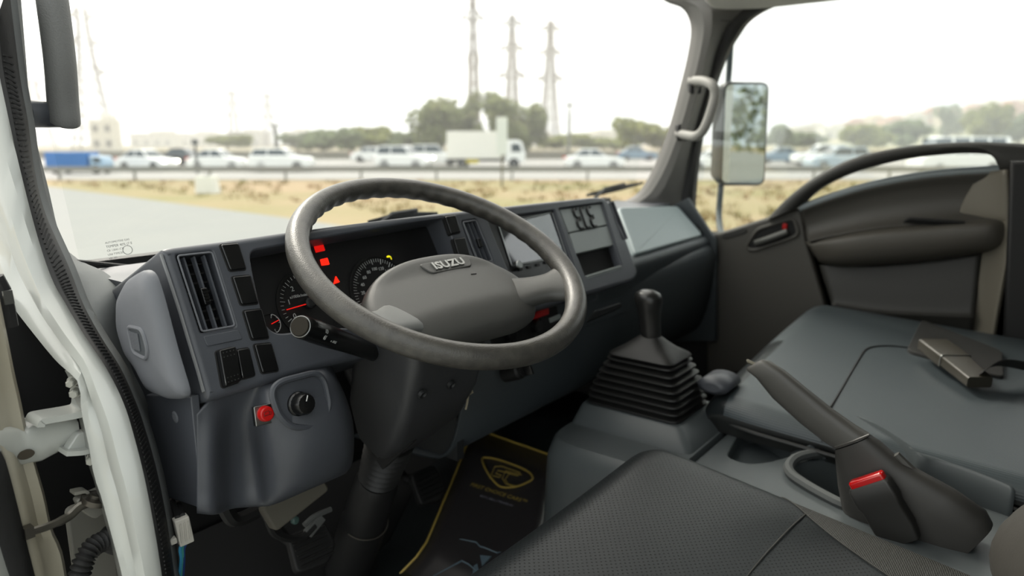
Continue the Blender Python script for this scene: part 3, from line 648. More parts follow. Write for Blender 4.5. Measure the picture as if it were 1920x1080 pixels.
for s in (1, -1):
    g = G(); rg = []
    for t in [k / 10 for k in range(11)]:
        ang = math.radians(-27.5)
        cx = .120 + (.217 - .120) * t; cc = V((cx * math.cos(ang) * s, cx * math.sin(ang) - .012 * (1 - t), 0)); h = -.040 + .037 * (t ** 1.1)
        hw = .040 - .010 * math.sin(math.pi * min(1, t * 1.0)) + .010 * max(0, t - .6) * 2.5; th = .017 - .004 * t
        du = V((math.cos(ang) * s, math.sin(ang), 0)); dv = V((-math.sin(ang) * s, math.cos(ang), 0)) 
        rg.append([WF(*(cc + dv * hw * math.copysign(abs(math.cos(b)) ** .7, math.cos(b))).xy, h + th * math.copysign(abs(math.sin(b)) ** .8, math.sin(b))) for b in [2 * math.pi * k / 20 for k in range(20)]])
    g.rings(rg); ob('spoke', g, SPOKE_LIT if s < 0 else HUBM, sw, sm=70)  # left spoke paler than the right: the fall of light is in its colour
WF = WF0
g = G(); g.lathe(WF.at(0, -.02, -.15), [(.045, 0), (.05, .04), (.06, .05)], 24); ob('boss', g, BLKM, sw)
# column
AX = -WN; colr = thing('steering_column', 'dark steering column with shroud, stalk and ribbed lower boot', 'steering column', (.85, 1.05, .74))
CF = lambda d: Fr(WC + AX * d, WF.u, WF.v)
def rr_ring(f, w0, h0, dv, r): return [f(a, b + dv) for a, b in rrect(-w0, -h0, w0, h0, r, 4)]
g = G(); g.rings([rr_ring(CF(.105), .075, .05, -.01, .02), rr_ring(CF(.13), .085, .066, -.012, .022), rr_ring(CF(.22), .088, .072, -.018, .022), rr_ring(CF(.30), .080, .066, -.018, .022), rr_ring(CF(.365), .060, .046, -.012, .02), rr_ring(CF(.385), .052, .040, -.01, .02)])
sh = ob('shroud', g, mat('shroud_plastic', (66, 67, 69), .48, bump=(900, .25, .0004)), colr)
for (x, y) in ((793, 740), (847, 722)):
    f = CF(.24); ff = Fr(f(0, -.09, 0), WF.u, -AX); a, b = ff.px(x, y); g = G(); g.lathe(Fr(ff(a, b, 0), ff.u, ff.v), [(.008, -.004), (.008, .002), (.006, .002), (.005, -.001)], 16); ob('screw_boss', g, DASHD, sh)
f = CF(.33); g = G(); g.bar(f(-.035, -.075, .03), f(-.05, -.045, -.06), .012, .02); ob('shroud_slot', g, VOID, sh)
g = G(); pf = []
for k in range(8): pf += [(.046 - .0010 * k, .388 + k * .0150), (.036 - .0010 * k, .3955 + k * .0150)]
g.rings([[CF(d)(r * math.cos(a), r * math.sin(a) - .01, 0) for a in [2 * math.pi * q / 24 for q in range(24)]] for r, d in pf]); ob('ribbed_boot', g, BOOT, colr, sm=20)
g = G(); g.rings([[CF(d)(r * math.cos(a), r * math.sin(a) - .01, 0) for a in [2 * math.pi * q / 24 for q in range(24)]] for r, d in [(.036, .50), (.042, .515), (.044, .62), (.047, .63), (.047, .80)]]); ob('lower_tube', g, BLKM, colr)
g = G(); g.tube([CF(.625)(.047 * math.cos(a), .047 * math.sin(a) - .01) for a in [math.radians(190 + 10 * k) for k in range(16)]], .0016, 6); ob('tube_band', g, mat('dull_metal', (120, 116, 108), .45, .8), colr)
# stalk
S0 = P(562, 612, Y=.735); S1 = P(722, 668, X=.765); sd = (S1 - S0).normalized()
sf = Fr(S0, sd.cross(V((0, 0, 1))), (sd.cross(V((0, 0, 1)))).cross(sd) if False else V((0, 0, 1)) - sd * sd.z)
L = (S1 - S0).length
if sf.n.dot(sd) < 0: sf = Fr(S0, -sf.u, sf.v)
g = G(); g.lathe(sf, [(.0115, 0), (.0142, .003), (.0152, .006), (.0152, .034), (.0156, .035), (.0156, .09), (.0145, .13), (.0135, L)], 28); stk = ob('light_stalk', g, BLK, colr)
g = G(); g.lathe(sf, [(.0118, -.0012), (.0122, .0005)], 28); ob('stalk_end_cap', g, mat('stalk_cap', (44, 40, 31), .7, spec=.2), stk)
g = G(); g.tube([sf(.0134 * math.cos(a), .0134 * math.sin(a), .0016) for a in [2 * math.pi * k / 32 for k in range(32)]], .0006, 5, closed=True); ob('worn_ring', g, CHR, stk)
# symbols printed on the side of the stalk that faces the door
toc = (EYE - S0); toc = toc - sd * toc.dot(sd); toc.normalize(); upd = sd.cross(toc) * -1
if upd.z < 0: upd = -upd
def onst(d, ang, r=.0158): return S0 + sd * d + (toc * math.cos(ang) + upd * math.sin(ang)) * r
def stf(d, ang): o_ = onst(d, ang); nn = toc * math.cos(ang) + upd * math.sin(ang); f = Fr(o_, sd, nn.cross(sd)); return f
g = G()
f = stf(.044, .35); f = f if f.n.dot(toc) > 0 else Fr(f.o, f.u, -f.v)
g.tube([f(a, b, .0002) for a, b in [(-.0005, -.0028), (.0015, -.0025), (.0032, 0), (.0015, .0025), (-.0005, .0028)]], .00035, 4, closed=True)
for k in (-1, 0, 1): g.bar(f(-.0038, k * .0016, .0002), f(-.0012, k * .0016 + .0004, .0002), .0006)
ob('headlamp_symbol', g, WPRINT, stk)
g = G(); f = stf(.043, -.18)
g.tube([f(a, b, .0002) for a, b in [(-.0012, -.003), (-.0026, -.0012), (-.0026, .0012), (-.0012, .003)]], .00035, 4, closed=True)
for k in (-1, 0, 1): g.bar(f(.0002, k * .0017, .0002), f(.0034, k * .0017 + .0004, .0002), .0006)
g.bar(f(.0018, -.0032, .0002), f(.0018, .0032, .0002), .0005); ob('fog_lamp_symbol', g, WPRINT, stk)
g = G(); f = stf(.074, -.30); g.text(f, 'PASS', .0052, depth=.0002, shear=.25); g.lathe(f.at(-.010, 0), [(.0013, 0), (.0013, .0003)], 10); ob('lettering', g, WPRINT, stk)
g = G(); fb = CF(.15); g.plate(Fr(S1 - sd * .012, sf.u, sf.v), rrect(-.022, -.030, .022, .020, .006), 0, .045, .004); ob('stalk_base', g, BLKM, colr)
# ignition lock on the far side, pull tie under the shroud
kf = Fr(P(975, 694, Y=.80), (1, 0, .1), (0, .4, 1)); g = G(); g.lathe(kf, [(.018, -.04), (.018, 0), (.014, .004), (.014, .012)], 20); ig = ob('ignition_lock', g, BLKM, colr)
g = G(); g.plate(kf, rrect(-.003, -.014, .003, .014, .002), .012, .03, .001); ob('key_slot_tab', g, BLK, ig)
tie = tag(ob('cable_tie', G().tube([P(879, 712, Y=.80), P(882, 726, Y=.80), P(886, 736, Y=.80), P(878, 740, Y=.80), P(876, 755, Y=.80), P(873, 768, Y=.80)], .0019, 6), mat('pale_cord', (196, 186, 160), .7)), 'short cream cord hanging under the steering column shroud', 'cord')
# ================================================================== GEAR LEVER, CONSOLE, HANDBRAKE
CZ = 1.09
con = thing('centre_console', 'grey moulded console between the seats with tray and cup recess', 'console', (1.36, .4, .74))
# gear hump: stacked rounded rectangles
def rrz(x0, y0, x1, y1, r, z): return [V((a, b, z)) for a, b in rrect(x0, y0, x1, y1, r, 5)]
CONM = mat('console_plastic', (100, 107, 109), .42, bump=(900, .25, .0004), var=(6, .3, (94, 101, 103)))
g = G(); g.rings([rrz(1.12, .505, 1.60, .80, .05, .72), rrz(1.12, .507, 1.585, .80, .08, 1.03), rrz(1.125, .508, 1.58, .80, .08, 1.06), rrz(1.145, .51, 1.57, .80, .08, CZ - .006), rrz(1.155, .512, 1.565, .797, .08, CZ)]); ob('gear_housing', g, CONM, con, sm=50)
BX0, BX1, BY0, BY1 = 1.298, 1.466, .565, .788
g = G(); g.rings([rrz(BX0 - .045, BY0 - .05, BX1 + .05, BY1 + .012, .02, CZ - .004), rrz(BX0 - .040, BY0 - .045, BX1 + .045, BY1 + .01, .02, CZ + .006), rrz(BX0 - .012, BY0 - .016, BX1 + .014, BY1 + .006, .02, CZ + .034), rrz(BX0 - .006, BY0 - .008, BX1 + .008, BY1 + .004, .02, CZ + .037)]); ob('gear_surround', g, CONM, con, sm=45)
tray = [P(x, y, Z=CZ) for x, y in [(1362, 856), (1385, 815), (1402, 806), (1470, 806), (1530, 822), (1500, 850), (1440, 866), (1400, 870)]]
cup = [P(x, y, Z=CZ) for x, y in [(1478, 893), (1490, 872), (1530, 864), (1590, 862), (1640, 880), (1690, 930), (1600, 960), (1530, 925)]]
fr = WORLD.at(0, 0, CZ)
tl = rpoly([(q.x, q.y) for q in tray], .018); cl = rpoly([(q.x, q.y) for q in cup], .03)
g = G(); g.holed(fr, rpoly([(1.13, -.45), (1.62, -.45), (1.60, .10), (1.575, .30), (1.565, .500), (1.13, .500)], .02), [(tl, .03), (cl, .12)], -.36, 0, .006); cb = ob('console_body', g, CONM, con)
g = G(); g.plate(fr, inset(ccw(tl), -.004), -.036, -.03); ob('tray_floor', g, CONM, con)
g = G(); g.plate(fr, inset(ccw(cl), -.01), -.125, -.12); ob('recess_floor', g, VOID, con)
g = G(); q = inset(ccw(cl), -.005); g.tube([fr(a, b, .006 + .010 * max(0, min(1, (a - 1.22) * 5))) for a, b in q], .0095, 8, closed=True); ob('recess_rim', g, mat('rim_fabric', (96, 100, 100), .75, bump=(900, .5, .0005)), con)
g = G(); cc = P(1540, 843, Z=CZ + .02); g.plate(Fr(cc, (.3, -.95, 0), (0, 0, 1)), c2([(-.055, -.02), (-.03, .0), (-.008, .03), (.008, .034), (.03, .028), (.05, .0), (.055, -.02)], 3), -.012, .006, .004); ob('recess_fin', g, CONM, con, sm=60)
# raised outer wall along the passenger seat
W0 = [(1400, 785), (1440, 800), (1480, 806), (1530, 793), (1575, 775), (1640, 795), (1700, 832), (1722, 850), (1760, 862), (1840, 890), (1900, 915)]
zt = [1.10, 1.11, 1.125, 1.145, 1.16, 1.165, 1.16, 1.155, 1.15, 1.145, 1.14]
A = crom([P(x, y, Z=z) for (x, y), z in zip(W0, zt)], 4); g = G()
g.rings([[q + V((-.006, -.004, -.10)), q + V((-.004, -.003, -.004)), q + V((0, 0, .001)), q + V((.006, .004, 0)), q + V((.012, .008, -.004)), q + V((.014, .008, -.10))] for q in A], False, False, closed=False); ob('side_wall', g, CONM, con, thick=.002, sm=60)
# --- gear lever
gl_ = thing('gear_lever', 'black gear lever with round knob rising from ribbed rubber boot', 'gear lever', ((BX0 + BX1) / 2, (BY0 + BY1) / 2, CZ + .036))
KX, KY = 1.372, .668
def brng(k, z, r=.024): # k 0 bottom .. 1 top
    sx = (BX1 - BX0) / 2 * (1 - .36 * k ** 1.6); sy = (BY1 - BY0) / 2 * (1 - .36 * k ** 1.6); cx = (BX0 + BX1) / 2 * (1 - k) + (KX) * k; cy = (BY0 + BY1) / 2 * (1 - k) + KY * k
    return [cx, cy, sx, sy, z, r]
g = G(); rg = []
def put(c, d): cx, cy, sx, sy, z, r = c; rg.append([V((a, b, z)) for a, b in rrect(cx - sx - d, cy - sy - d, cx + sx + d, cy + sy + d, r, 5)])
N = 8; z0 = CZ + .034
for k in range(N):
    t = k / N; z = z0 + k * .0148
    put(brng(t, z), -.012); put(brng(t, z + .004), -.001); put(brng(t, z + .0055), .0015); put(brng(t, z + .0085), .001); put(brng(t, z + .011), -.010)
z = z0 + N * .0148
put(brng(.98, z), .004); put(brng(1.0, z + .003), .006); put(brng(1.0, z + .006), .004)
c = brng(1, 0)
for t, zz in ((.25, .016), (.5, .030), (.72, .042), (.86, .050)):
    rg.append([V((a, b, z + .004 + zz)) for a, b in rrect(KX - c[2] * (1 - t), KY - c[3] * (1 - t), KX + c[2] * (1 - t), KY + c[3] * (1 - t), .03, 5)])
g.rings(rg); ob('rubber_boot', g, BOOT, gl_, sm=50)
zb = z + .045; kn_ = [(.014, zb - .03), (.0195, zb - .015), (.0205, zb + .01), (.0215, zb + .035), (.0245, zb + .058), (.0275, zb + .072), (.0278, zb + .082), (.024, zb + .092), (.014, zb + .098), (.004, zb + .099)]
g = G(); g.rings([[V((KX + (r * 1.0) * math.cos(a) - (zz - zb) * .04, KY + r * 1.12 * math.sin(a) + (zz - zb) * .10, zz)) for a in [2 * math.pi * k / 28 for k in range(28)]] for r, zz in kn_]); ob('knob', g, mat('knob_leather', (40, 40, 39), .33, bump=(300, .25, .0005)), gl_, sm=70)
# --- handbrake
BXX = 1.215
def B_(x, y, dx=0): return P(x, y, X=BXX + dx)
hbk = thing('handbrake', 'dark grey raised handbrake lever with release button in the console', 'handbrake', (BXX, .15, CZ))
HBM = mat('handbrake_plastic', (88, 87, 83), .45, bump=(900, .2, .0003)); HBD = mat('handbrake_cover', (64, 63, 60), .5, bump=(900, .2, .0003))
def lev(sta, wds, name, m, par):
    g = G(); rg = []
    for (tx, ty, bx, by), hw in zip(sta, wds):
        t_, b_ = B_(tx, ty), B_(bx, by); c = (t_ + b_) / 2; d = (t_ - b_) / 2; rr = []
        for k in range(20):
            a = 2 * math.pi * k / 20; ca = math.copysign(abs(math.cos(a)) ** .65, math.cos(a)); sa = math.copysign(abs(math.sin(a)) ** .65, math.sin(a)); rr.append(c + d * ca + V((hw * sa, 0, 0)))
        rg.append(rr)
    g.rings(rg); return ob(name, g, m, par, sm=50)
lev([(1428, 674, 1400, 690), (1442, 677, 1402, 694), (1470, 695, 1420, 708), (1510, 728, 1450, 745), (1560, 768, 1500, 790), (1605, 800, 1545, 825), (1630, 815, 1566, 838)], [.006, .011, .0135, .0145, .0155, .0175, .0185], 'lever', HBM, hbk)
lev([(1630, 817, 1567, 840), (1650, 830, 1568, 862), (1690, 865, 1572, 905), (1725, 885, 1580, 950), (1790, 920, 1620, 1010), (1850, 962, 1700, 1050), (1862, 985, 1760, 1075)], [.020, .021, .023, .026, .029, .03, .026], 'lever_cover', HBD, hbk)
g = G(); g.rings([[B_(x, y) + V((.004 * math.cos(a), .004 * math.sin(a) * .5, .004 * math.sin(a))) for a in [2 * math.pi * k / 12 for k in range(12)]] for x, y in ((1402, 678), (1404, 678), (1425, 688))]); ob('release_button', g, mat('button_brass_grey', (118, 114, 98), .4, .3), hbk)
g = G(); g.tube([B_(1566, 838, -.017), B_(1598, 828, -.020), B_(1630, 815, -.015)], .0016, 6); ob('collar_ring', g, HBM, hbk)
g = G(); p0 = B_(1680, 852, .0); p1 = B_(1738, 915); p2 = B_(1800, 940); g.tube([p0, p1 + V((.006, 0, -.004)), p2], [.006, .012, .009], 8); ob('cable_guide', g, HBM, hbk)
# --- driver's belt buckle
bx = 1.172
bk = thing('seat_belt_buckle', "seat belt buckle with bright red button beside the handbrake", 'buckle', (bx, .14, CZ))
bo = P(1628, 905, X=bx); dn = (P(1690, 1015, X=bx) - bo); bfu = Fr(bo, P(1665, 890, X=bx) - P(1597, 912, X=bx), -dn); h_ = dn.length
wbx = (P(1668, 890, X=bx) - P(1593, 912, X=bx)).length / 2
g = G(); rg = []
for k, (sx_, th, d) in enumerate([(.92, .011, 0), (1.0, .0135, .004), (1.02, .0145, .02), (1.02, .0145, .03), (.93, .0135, .04), (.95, .0135, .075), (.80, .012, h_)]):
    rg.append([bfu(a, -d, b) for a, b in rrect(-wbx * sx_, -th, wbx * sx_, th, .006, 4)])
g.rings(rg); ob('buckle_body', g, mat('buckle_plastic', (44, 44, 42), .5), bk)
g = G(); g.plate(Fr(bo, bfu.u, bfu.n * -1 if bfu.u.cross(-bfu.n).dot(bfu.v) > 0 else bfu.n), rrect(-wbx * .84, -.0085, wbx * .88, .0105, .005), -.004, .011, .005, 4); ob('release_button', g, mat('glossy_red', (226, 14, 16), .18, coat=.5), bk)
g = G(); q = bo + dn * 1.0; g.tube([q, q + dn * .4 + V((0, -.01, 0)), q + dn * .8], .014, 8, sq=.4); ob('stalk', g, BLKM, bk)
# ================================================================== SEATS
def cushion(x0, x1, yb, yf, zf, slope, thick, rf, rs, crown=0.0, tiltx=0.0, n=44, bulge=0.0):
    """Rounded cushion as rings along y; returns rings from the rear to the front."""
    rg = []; st_ = []
    m = 16
    for k in range(m + 1): st_.append((yb + (yf - rf - yb) * k / m, 0.0))
    for k in range(1, 13):
        a = math.pi / 2 * k / 12; st_.append((yf - rf + rf * math.sin(a), rf * (1 - math.cos(a))))
    for k in (1, 2, 3): st_.append((yf - .004 * k, rf + (thick - rf) * k / 3.2))
    for y, dz in st_:
        zt_ = zf + slope * (y - yf); ring = []
        hw = (x1 - x0) / 2; cx = (x0 + x1) / 2
        fr_ = max(0, (y - (yf - .14)) / .14); hwf = hw - .03 * fr_ ** 3
        zbt = zf - thick + slope * (y - yf) * .3
        prof_ = [(-hwf + .012, zbt), (-hwf + .002, zbt + .03)]
        for k in range(9):
            a = math.pi / 2 * k / 8; prof_.append((-hwf + rs * (1 - math.cos(a)), zt_ - rs + rs * math.sin(a)))
        for k in range(1, 12):
            x = -hwf + rs + (2 * hwf - 2 * rs) * k / 12; prof_.append((x, zt_ + crown * math.sin(math.pi * k / 12)))
        for k in range(9):
            a = math.pi / 2 * (1 - k / 8); prof_.append((hwf - rs * (1 - math.cos(a)), zt_ - rs + rs * math.sin(a)))
        prof_ += [(hwf - .002, zbt + .03), (hwf - .012, zbt)]
        for x, z in prof_:
            z = max(z - dz if z > zbt + .031 else z, zbt) if z > zbt + .031 else z
            ring.append(V((cx + x, y, z + tiltx * x)))
        rg.append(ring)
    return rg
def seat_mat():
    """Perforated vinyl with a ribbed cloth bolster bounded by the sewn seam."""
    m = SEATP.copy(); m.name = 'driver_cushion_cover'; t = m.node_tree; b = next(n for n in t.nodes if n.type == 'BSDF_PRINCIPLED')
    def mth(op, *a):
        n = nd(t, 'ShaderNodeMath', operation=op)
        for i, q in enumerate(a):
            if isinstance(q, (int, float)): n.inputs[i].default_value = q
            else: t.links.new(q, n.inputs[i])
        return n.outputs[0]
    tcn = nd(t, 'ShaderNodeTexCoord'); sp = nd(t, 'ShaderNodeSeparateXYZ'); lk(t, tcn, 'Object', sp, 0); su = nd(t, 'ShaderNodeSeparateXYZ'); lk(t, tcn, 'UV', su, 0)
    x, y = sp.outputs[0], sp.outputs[1]
    mask = mth('MULTIPLY', mth('GREATER_THAN', mth('SUBTRACT', x, mth('MULTIPLY', mth('MULTIPLY', y, y), 1.43)), 1.000), mth('LESS_THAN', y, .319))
    rib = mth('SINE', mth('MULTIPLY', su.outputs[1], 2 * math.pi / .0020))
    bp = nd(t, 'ShaderNodeBump'); bp.inputs['Strength'].default_value = .7; bp.inputs['Distance'].default_value = .0006; t.links.new(rib, bp.inputs['Height'])
    on_, oc_ = b.inputs['Normal'].links[0].from_socket, b.inputs['Base Color'].links[0].from_socket
    mn = nd(t, 'ShaderNodeMix', data_type='VECTOR'); t.links.new(mask, mn.inputs[0]); t.links.new(on_, mn.inputs[4]); t.links.new(bp.outputs[0], mn.inputs[5]); t.links.new(mn.outputs[1], b.inputs['Normal'])
    cr = nd(t, 'ShaderNodeMapRange'); cr.inputs[1].default_value = -1; cr.inputs[3].default_value = .45; t.links.new(rib, cr.inputs[0])
    cb = nd(t, 'ShaderNodeVectorMath', operation='SCALE'); cb.inputs[0].default_value = [q * KI for q in lin((96, 97, 94))]; t.links.new(cr.outputs[0], cb.inputs['Scale'])
    mc = nd(t, 'ShaderNodeMix', data_type='RGBA'); t.links.new(mask, mc.inputs[0]); t.links.new(oc_, mc.inputs[6]); t.links.new(cb.outputs[0], mc.inputs[7]); t.links.new(mc.outputs[2], b.inputs['Base Color'])
    mrr = nd(t, 'ShaderNodeMapRange'); mrr.inputs[3].default_value = .42; mrr.inputs[4].default_value = .62; t.links.new(mask, mrr.inputs[0]); t.links.new(mrr.outputs[0], b.inputs['Roughness'])
    return m
ds = thing('driver_seat', "driver's seat with dark perforated vinyl cushion and ribbed side bolster", 'seat', (.79, .2, .74))
rg = cushion(.475, 1.150, -.10, .575, 1.168, .13, .16, .075, .05, crown=-.004)
L_ = len(rg[0])
def mfun(i, j):
    y = rg[i][j].y
    if j >= L_ - 12 and y < .315: return 1
    if j >= L_ - 16 and y < .315 - (j - (L_ - 16)) * -.0 and y < .315 - (L_ - 12 - j) * .035: return 1
    return 0
g = G(); g.rings(rg, True, True, uv=True); cu = ob('cushion', g, seat_mat(), ds, sm=70)
def zc(x, y):  # surface height of the driver's cushion top
    return 1.168 + .13 * (y - .575)
def seam(pts, par, m=THREAD, r=.0011, f=None, name='seam'):
    g = G(); g.tube(crom(pts, 5), r, 6); return ob(name, g, m, par)
def dz_(x, y):
    x -= .0; hw = .3375; a = abs(x - .8125) - (hw - .05); z = zc(x, y)
    if a > 0: z -= .05 - math.sqrt(max(0, .05 ** 2 - a ** 2))
    if y > .5: z -= .075 - math.sqrt(max(0, .075 ** 2 - (y - .5) ** 2))
    return z - .004 * math.sin(math.pi * max(0, min(1, (x - .535) / .51))) + .0008
sp_ = [(1.145, .3185), (1.127, .30), (1.107, .274), (1.08, .237), (1.05, .187), (1.02, .118), (1.0055, .06), (1.0, 0)]
seam([V((x, y, dz_(x, y))) for x, y in sp_], cu)
sp_ = [(1.092, .254), (1.02, .262), (.90, .27), (.80, .27), (.65, .27), (.52, .27)]
seam([V((x, y, dz_(x, y))) for x, y in sp_], cu)
# backrest
g = G(); rg = []
for z, yc, hw, th in [(1.06, -.20, .27, .10), (1.12, -.185, .30, .13), (1.2, -.19, .31, .15), (1.32, -.21, .31, .15), (1.5, -.25, .30, .14), (1.66, -.28, .28, .13), (1.74, -.29, .24, .11), (1.77, -.295, .15, .06)]:
    ring = []
    for k in range(32):
        a = 2 * math.pi * k / 32; ca = math.copysign(abs(math.cos(a)) ** .5, math.cos(a)); sa = math.copysign(abs(math.sin(a)) ** .6, math.sin(a))
        x = hw * ca; y = yc - th * sa * (1 if sa > 0 else 1.0); bol = max(0, abs(ca) - .7) / .3
        y += .115 * max(0, (x - .12) / .18) * math.exp(-((z - 1.14) / .15) ** 2) * (1 if sa < 0 else .5)
        ring.append(V((.815 + x, y, z)))
    rg.append(ring)
rg = [[q for q in crom([r[k] for r in rg], 4)] for k in range(32)]; rg = [[rg[k][i] for k in range(32)] for i in range(len(rg[0]))]
g.rings(rg); ob('backrest', g, SEATB, ds, sm=70)
g = G(); g.rings([rrz(.52, -.12, 1.06, .50, .03, .72), rrz(.52, -.12, 1.06, .50, .03, 1.0)]); ob('seat_base', g, BLKM, ds)
# passenger bench
ps = thing('passenger_seat', 'wide grey passenger bench cushion below the passenger door', 'seat', (1.79, .2, .74))
rg = cushion(1.385, 2.195, -.30, .565, 1.205, .05, .080, .070, .040, crown=.006, tiltx=.085)
L2_ = len(rg[0])
def mf2(i, j):
    y = rg[i][j].y
    if j < 3 or j >= L2_ - 3: return 2
    if y > .50 and j < 16: return 1
    if y > .545: return 1
    return 0
g = G(); g.rings(rg, True, True, uv=True, mfun=mf2); cu2 = ob('cushion', g, [SEATV, SEATP, SEATS], ps, sm=70)
def z2(x, y): return 1.205 + .05 * (y - .565) + .085 * (x - 1.79) + .006 * math.sin(math.pi * max(0, min(1, (x - 1.43) / .72))) + .001
def e2(x, y):
    a = 1.43 - x; z = z2(x, y)
    if a > 0: z -= .045 - math.sqrt(max(0, .045 ** 2 - a * a))
    return z
seam([V((x, y, e2(x, y))) for x, y in [(1.388, .305), (1.40, .31), (1.43, .315), (1.55, .318), (1.75, .325), (1.85, .325), (1.90, .29), (1.92, .24)]], cu2, m=BLKM, r=.0022)
A = [V((1.383, -.28 + k * .09, 1.205 + .05 * (-.28 + k * .09 - .565) + .085 * -.405 - .048)) for k in range(9)]
A += [V((1.400, .50, 1.118)), V((1.44, .550, 1.122)), V((1.6, .562, 1.135)), V((2.0, .562, 1.165))]
g = G(); g.tube(crom(A, 4), .0045, 8); ob('piping', g, SEATS, cu2)
pf_ = Fr(V((1.9, .15, z2(1.9, .15) + .002)), (1, 0, .085), (0, 1, .05))
pn = [(P(x, y, Z=1.215)) for x, y in [(1735, 600), (1880, 655), (1885, 692), (1700, 652)]]
g = G(); g.plate(pf_, rpoly([((q.x if q.x < 2.14 else 2.14) - 1.9, q.y - .15) for q in pn], .02), -.004, .006, .003); ob('inset_panel', g, mat('dark_seat_fabric', (48, 48, 46), .75, bump=(800, .5, .0006)), ps)
g = G(); g.box((1.92, .12, .90), (.46, .84, .34)); ob('seat_base', g, BLKM, ps)
g = G(); q = P(1340, 722, X=1.42); g.rings([[q + V((.09 * s - .02, (.036 - .016 * (s in (0, 1))) * math.cos(a), (.018 - .009 * (s in (0, 1))) * math.sin(a))) for a in [2 * math.pi * k / 18 for k in range(18)]] for s in (0, .1, .9, 1)]); hg = ob('hinge_cover', g, DASH, ps, sm=80)
# centre belt buckle on the bench
b2 = thing('seat_belt_buckle', 'dark seat belt buckle lying on the passenger bench', 'buckle', (1.86, .17, 1.2))
q0 = P(1752, 650, Z=1.232); q1 = P(1838, 712, Z=1.212); du = (q1 - q0).normalized(); sf_ = Fr(q0, du, V((0, 0, 1)).cross(du)); Lb = (q1 - q0).length
g = G(); rg = []
for d, hw, th, c in [(-.012, .030, .004, .006), (-.008, .034, .014, .002), (Lb * .45, .034, .015, 0), (Lb * .5, .031, .013, 0), (Lb, .026, .012, -.006)]: rg.append([sf_(d, a, b + c) for a, b in rrect(-hw, -th, hw, th, .006, 3)])
g.rings(rg); ob('buckle_body', g, mat('buckle_brown_plastic', (72, 68, 58), .4), b2)
g = G(); q = sf_(Lb * .47, 0, .0); g.rings([[sf_(Lb * .47 + s, a, b) for a, b in rrect(-.0335, -.0155, .0335, .0155, .006, 3)] for s in (-.0015, .0015)]); ob('buckle_line', g, CHR, b2)
st_ = [P(1838, 712, Z=1.208), P(1870, 692, Z=1.225), P(1905, 692, Z=1.225), P(1960, 705, Z=1.205)]
g = G(); A = crom(st_, 6); g.rings([[q + V((.006, .012, .0)), q + V((-.018, -.004, .022)), q + V((-.016, -.004, .024)), q + V((.008, .012, .002))] for q in A]); ob('belt_webbing', g, mat('belt_webbing', (28, 28, 27), .7, bump=(900, .5, .0006)), b2)
# ================================================================== FLOOR MAT, PEDALS, WIRING
A, B, K = P(885, 800, X=1.40), P(1055, 860, X=1.40), P(790, 1030, Z=.84)
MF = Fr(A, B - A, A - K)           # mat plane: u along its top edge, v up
lu = (B - A).length; lv = (K - A).length
km = MF.px(790, 1030); shx = km[0] / km[1]          # the sheet is skewed a little by its crease
mt_ = thing('paper_floor_mat', 'black paper floor mat with gold border and emblem below the steering column', 'floor mat', (1.15, .95, .74))
MATB = mat('black_paper', (66, 63, 64), .32)
def M(a, b, c=0.0): return MF(a + shx * b, b, c)
fold = km[1]; ext = .30
def M2(a, b, c=0.0):
    """The sheet below the fold lies flatter on the floor."""
    if b > fold: return M(a, b, c - .004 * math.sin((b / fold) * math.pi))
    d = fold - b; k = M(a, fold, c); dirv = (P(745, 1076, Z=.80) - P(790, 1030, Z=.84)).normalized(); return k + dirv * d
rows = [0, fold * .25, fold * .5, fold * .75, fold * .95, fold - .02, fold - .12, fold - .3]
g = G(); g.rings([[M2(lu * t / 6, b) for t in range(7)] for b in rows], False, False, closed=False); ob('sheet', g, MATB, mt_, thick=.001, sm=60)
g = G(); g.tube([M2(lu * .02, b, .0012) for b in rows], .0028, 6); g2 = ob('border', g, GOLD, mt_)
g = G(); g.tube([M2(lu * t, -.004, .0012) for t in (.02, .35, .7, .98)], .0028, 6); ob('border', g, GOLD, mt_)
g = G(); g.tube([M2(lu * .98, b, .0012) for b in rows[:5]], .0020, 6); ob('border', g, GOLD, mt_)
EM = [(904, 862), (915, 859), (945, 866), (985, 882), (999, 896), (990, 905), (965, 914), (940, 914), (925, 902), (912, 883)]
g = G(); g.tube([MF(a, b, .0016) for a, b in c2(MF.pl(EM), 3, True)], .0024, 6, closed=True); ob('emblem_shield', g, GOLD, mt_)
for pts in ([(918, 898), (928, 876), (940, 875), (975, 887), (972, 893), (934, 883), (930, 889), (940, 892), (937, 896), (924, 893)], [(972, 893), (955, 889), (947, 900), (953, 909), (968, 912)], [(978, 891), (948, 884), (942, 898), (948, 908), (962, 913)]):
    g = G(); g.tube([MF(a, b, .0016) for a, b in MF.pl(pts)], .0011, 5); ob('emblem_letter', g, GOLD, mt_)
def lab(txt, p0, p1, size, m):
    a, b = MF.px(*p0), MF.px(*p1); o_ = MF((a[0] + b[0]) / 2, (a[1] + b[1]) / 2, .001); u = MF(*b) - MF(*a); vv = M(0, .1) - M(0, 0)
    f = Fr(o_, u, vv); g = G(); g.text(f, txt, size, depth=.0002); wid = max((V(q) - f.o).dot(f.u) for q in g.v); s = u.length / 2 / wid
    g = G(); g.text(f, txt, size, depth=.0002, sx=s); return ob('lettering', g, m, mt_)
lab('FIRST CHOICE CARS\u2122', (884, 909), (987, 942), .0165, GOLD)
lab('BUY | SELL | TRADE-IN', (901, 930), (961, 949), .0085, mat('pale_print', (170, 170, 186), .5))
CARL = mat('pale_blue_print', (120, 142, 156), .4)
def strip(pts, wd, nm='car_print'):
    g = G(); A_ = [MF(a, b, .002) for a, b in MF.pl(pts)]; g.tube(A_, [wd * q for q in ([.5] + [1] * (len(A_) - 2) + [.3])], 5, sq=.3); return ob(nm, g, CARL, mt_)
